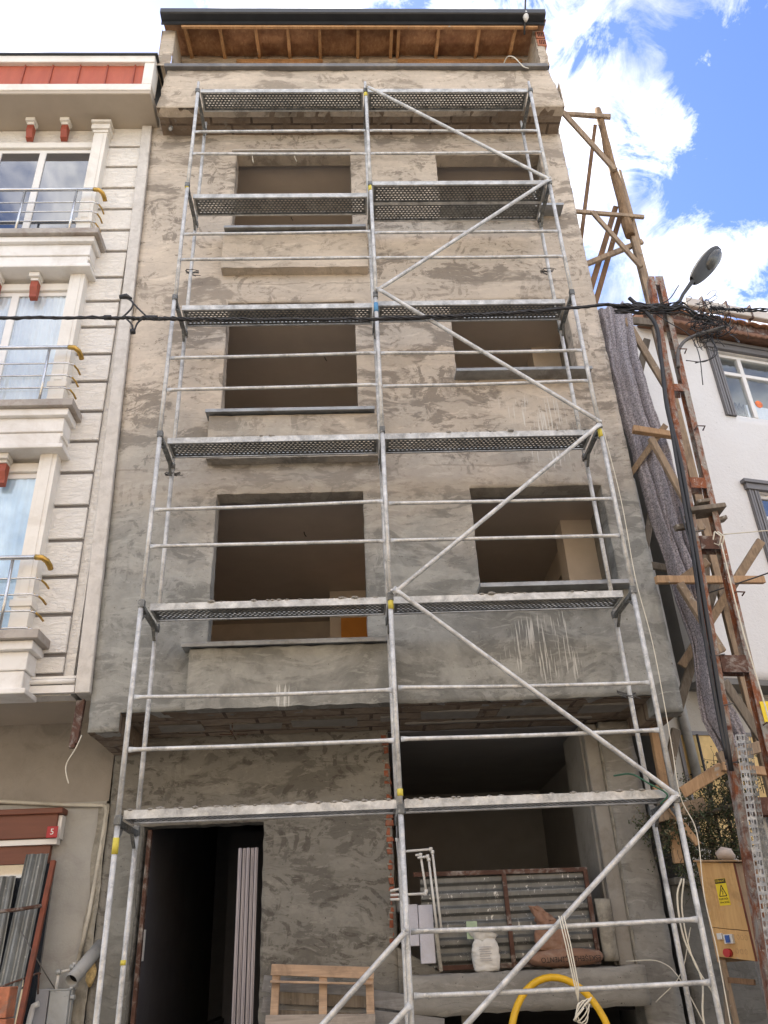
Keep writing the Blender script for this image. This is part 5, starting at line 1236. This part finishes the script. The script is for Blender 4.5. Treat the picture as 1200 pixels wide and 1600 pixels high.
# ================================================================== CABINET, STAND, LOW WALL, SHRUB
t = empty('electrical_cabinet', (3.20, .55, .72), 'yellow plywood site power cabinet with warning sign and sockets', 'cabinet')
c1, c2, c3 = Vector((2.87, .95, 0)), Vector((3.09, .62, 0)), Vector((3.72, .98, 0))
c4 = c1+(c3-c2)
def lf(a, b, z0, z1, out_, name, mat, zoff=(0, 0)):
    d_ = (b-a).normalized(); n_ = Vector((d_.y, -d_.x, 0))
    mb = MB(); A0 = a-n_*0; B0 = b
    mb.hexa([A0+Vector((0, 0, z0+zoff[0])), B0+Vector((0, 0, z0+zoff[1])), B0-n_*.02+Vector((0, 0, z0+zoff[1])), A0-n_*.02+Vector((0, 0, z0+zoff[0])),
             A0+Vector((0, 0, z1+zoff[0])), B0+Vector((0, 0, z1+zoff[1])), B0-n_*.02+Vector((0, 0, z1+zoff[1])), A0-n_*.02+Vector((0, 0, z1+zoff[0]))])
    return mb.build(name, mat, t, bevel=.003)
ZB, ZT = .70, 1.50
zo = (.05, 0)
lf(c1, c2-(c2-c1).normalized()*.005, ZB+.24, ZT, 1, 'door', 'ply_yellow', zo); lf(c1, c2-(c2-c1).normalized()*.005, ZB, ZB+.235, 1, 'socket_panel', 'ply_yellow', zo)
MB().beam(c2+Vector((.0, -.004, ZB)), c2+Vector((.0, -.004, ZT)), .014, .014).build('edge_strip', 'rust_red', t); lf(c2, c3, ZB, ZT, 1, 'side_panel', 'ply_tan'); lf(c3, c4, ZB, ZT, 1, 'back_panel', 'ply_tan'); lf(c4, c1, ZB, ZT, 1, 'back_panel', 'ply_tan')
MB().hexa([c1+Vector((-.04, -.02, ZT+.05)), c2+Vector((0, -.06, ZT+.005)), c3+Vector((.05, 0, ZT+.005)), c4+Vector((0, .04, ZT+.05)), c1+Vector((-.04, -.02, ZT+.065)), c2+Vector((0, -.06, ZT+.02)), c3+Vector((.05, 0, ZT+.02)), c4+Vector((0, .04, ZT+.065))]).build('lid', 'ply_tan', t, bevel=.003)
fixp(t)
d_ = (c2-c1).normalized(); n_ = Vector((d_.y, -d_.x, 0))
def onface(s_, z, o_=.004):
    p = c1+d_*s_+n_*o_-Vector((3.20, .55, .72)); 
    rot = Matrix((d_, Vector((0, 0, 1)), n_)).transposed().to_4x4()
    return Matrix.Translation(p+Vector((0, 0, z))) @ rot
def facebox(s_, z, w, h, mat, name, o_=.002, dd=.002):
    mb = MB().box(-w/2, w/2, -h/2, h/2, 0, dd); o = mb.build(name, mat, t); o['_local'] = 1; o.matrix_local = onface(s_, z, o_); return o
sg = facebox(.215, 1.27, .115, .225, 'sign_yellow', 'warning_sign')
def onsign(s, sz, x, y, mat='ink', z=.004):
    o = text(s, sz, mat, sg, Matrix.Translation((x, y, z)), .0006); o['_local'] = 1; return o
o = MB().box(-.056, .056, .072, .110, .002, .004).build('sign_header', 'ink', sg)
onsign('DİKKAT', .026, 0, .091, 'sign_yellow', .0052)
mb = MB()
for a, b in (((-.038, -.035), (.038, -.035)), ((.038, -.035), (0, .058)), ((0, .058), (-.038, -.035))): mb.beam((a[0], a[1], .003), (b[0], b[1], .003), .007, .002, (0, 0, 1))
mb.beam((.006, .030, .003), (-.006, .005, .003), .006, .002, (0, 0, 1)).beam((-.006, .005, .003), (.006, .003, .003), .004, .002, (0, 0, 1)).beam((.006, .003, .003), (-.002, -.024, .003), .006, .002, (0, 0, 1))
mb.build('sign_triangle', 'ink', sg)
onsign('ELEKTRİK', .0225, 0, -.060); onsign('TEHLİKESİ', .0215, 0, -.088)
k = facebox(.185, .885, .09, .075, 'pipe_white', 'socket', .002, .03)
MB().box(-.02, .02, -.03, .03, .03, .045).build('socket_cover', 'socket_blue', k)
facebox(.10, .91, .05, .05, 'pipe_white', 'socket', .002, .03)
k = MB().tube([(0, 0, 0), (0, 0, .05)], .035, 14).build('socket', 'socket_red', t); k['_local'] = 1; k.matrix_local = onface(.15, .775)
for i, (s_, z) in enumerate(((.27, .895), (.31, .89), (.35, .885), (.23, .785), (.275, .78), (.32, .775))):
    mb = MB(); mb.tube([(.014*math.cos(a), .019*math.sin(a), 0) for a in [j_*math.pi/8 for j_ in range(17)]], .0012, 4, cap=False)
    o = mb.build('drilled_ring', 'ply_tan', t); o['_local'] = 1; o.matrix_local = onface(s_, z, .002)
t = empty('cabinet_stand', (3.2, .7, GZ), 'white and wooden trestle legs under the yellow power cabinet', 'stand')
for p, q, w, m_ in (((3.12, .66, .70), (3.15, .66, GZ), .06, 'plank_grey'), ((2.91, .92, .72), (2.90, .87, GZ), .05, 'timber'), ((3.12, .62, .655), (3.72, .95, .655), .05, 'plank_grey'), ((3.12, .62, .50), (3.72, .95, .50), .045, 'plank_grey'),
                    ((3.46, .93, .70), (3.46, .93, GZ), .06, 'plank_grey'), ((2.92, .90, .56), (3.06, .68, .54), .045, 'timber_dark')):
    MB().beam(p, q, w, .03).build('leg' if abs(p[2]-q[2]) > .25 else 'cross_rail', m_, t, bevel=.003)
fixp(t)
tag(MB().beam((2.72, .5, .50), (2.58, .6, -.3), .035, .03).build('stake', 'timber_grey'), 'thin grey stake leaning behind the front right scaffold post', 'stake')
tag(rough_box('low_wall', 'block_wall', 2.98, 5.5, 2.05, 2.25, GZ, 1.42, .01), 'low grey rendered block wall behind the power cabinet', 'wall').parent = None
tag(MB().box(2.99, 3.55, 1.98, 2.3, 1.425, 1.50).build('wall_coping', 'grey_render', bevel=.01), 'grey coping slab on the low block wall under the branches', 'coping')
t = empty('hollow_brick', (3.0, .7, .1), 'single red hollow brick under the power cabinet at the bottom right', 'brick')
MB().box(2.90, 3.09, .66, .86, -.05, .13).build('body', 'brick', t, bevel=.005)
mb = MB()
for i in range(4):
    for j_ in range(3): mb.box(2.915+i*.043, 2.945+i*.043, .656, .664, -.03+j_*.05, .005+j_*.05)
mb.build('cavity', 'brick_hole', t); fixp(t)
tag(MB().tube([(3.10, 1.0, 1.60), (3.16, .98, 1.62), (3.22, .98, 1.61), (3.27, 1.0, 1.58)], [.03, .06, .055, .02], 12).build('stone', simple('pale_stone', (.50, .42, .36), .9, .2, 8)), 'pale pinkish stone lying on the cabinet lid', 'stone')
random.seed(33)
t = empty('shrub', (3.5, 1.75, 1.5), 'dry tangled shrub with dusty green leaves above the power cabinet', 'shrub')
tw = MB(); lv_ = MB(); ld = MB()
main = [[(2.75, 1.75, 1.95), (3.0, 1.6, 1.98), (3.3, 1.5, 2.06), (3.7, 1.45, 2.16)], [(3.4, 1.75, 1.45), (3.35, 1.7, 1.9), (3.5, 1.6, 2.5)], [(3.7, 1.8, 1.45), (3.6, 1.7, 2.0), (3.8, 1.6, 2.6)], [(3.1, 1.8, 1.5), (3.05, 1.7, 1.75), (2.9, 1.6, 1.95)]]
for m_ in main: tw.tube(m_, [.02]*(len(m_)), 6)
def leaf(mb, p, s_):
    a = Vector((random.gauss(0, 1), random.gauss(0, 1), random.gauss(0, 1))).normalized(); b = a.cross(Vector((random.gauss(0, 1), random.gauss(0, 1), 1))).normalized()
    mb.quad([p, p+a*s_*.5+b*s_*.28, p+a*s_, p+a*s_*.5-b*s_*.28])
for q in range(420):
    m_ = random.choice(main); k = random.randint(0, len(m_)-2); p = Vector(m_[k]).lerp(Vector(m_[k+1]), random.random())
    dr = Vector((random.gauss(0, 1), random.gauss(-.1, .6), random.gauss(.15, 1))).normalized(); L_ = random.uniform(.12, .42); pts = [p]
    for i in range(5):
        dr = (dr+Vector((random.gauss(0, .35), random.gauss(0, .35), random.gauss(-.02, .35)))).normalized(); pts.append(pts[-1]+dr*L_/5)
    tw.tube(pts, [.006, .005, .004, .0035, .003, .002], 4)
    for i in range(random.choice((8, 26, 44))):
        pp = random.choice(pts[2:])+Vector((random.gauss(0, .03), random.gauss(0, .03), random.gauss(0, .03)))
        leaf(lv_ if random.random() < .8 else ld, pp, random.uniform(.02, .042))
tw.build('branches', 'twig', t); lv_.build('foliage', 'leaf', t); ld.build('dry_foliage', 'leaf_dry', t)
fixp(t)
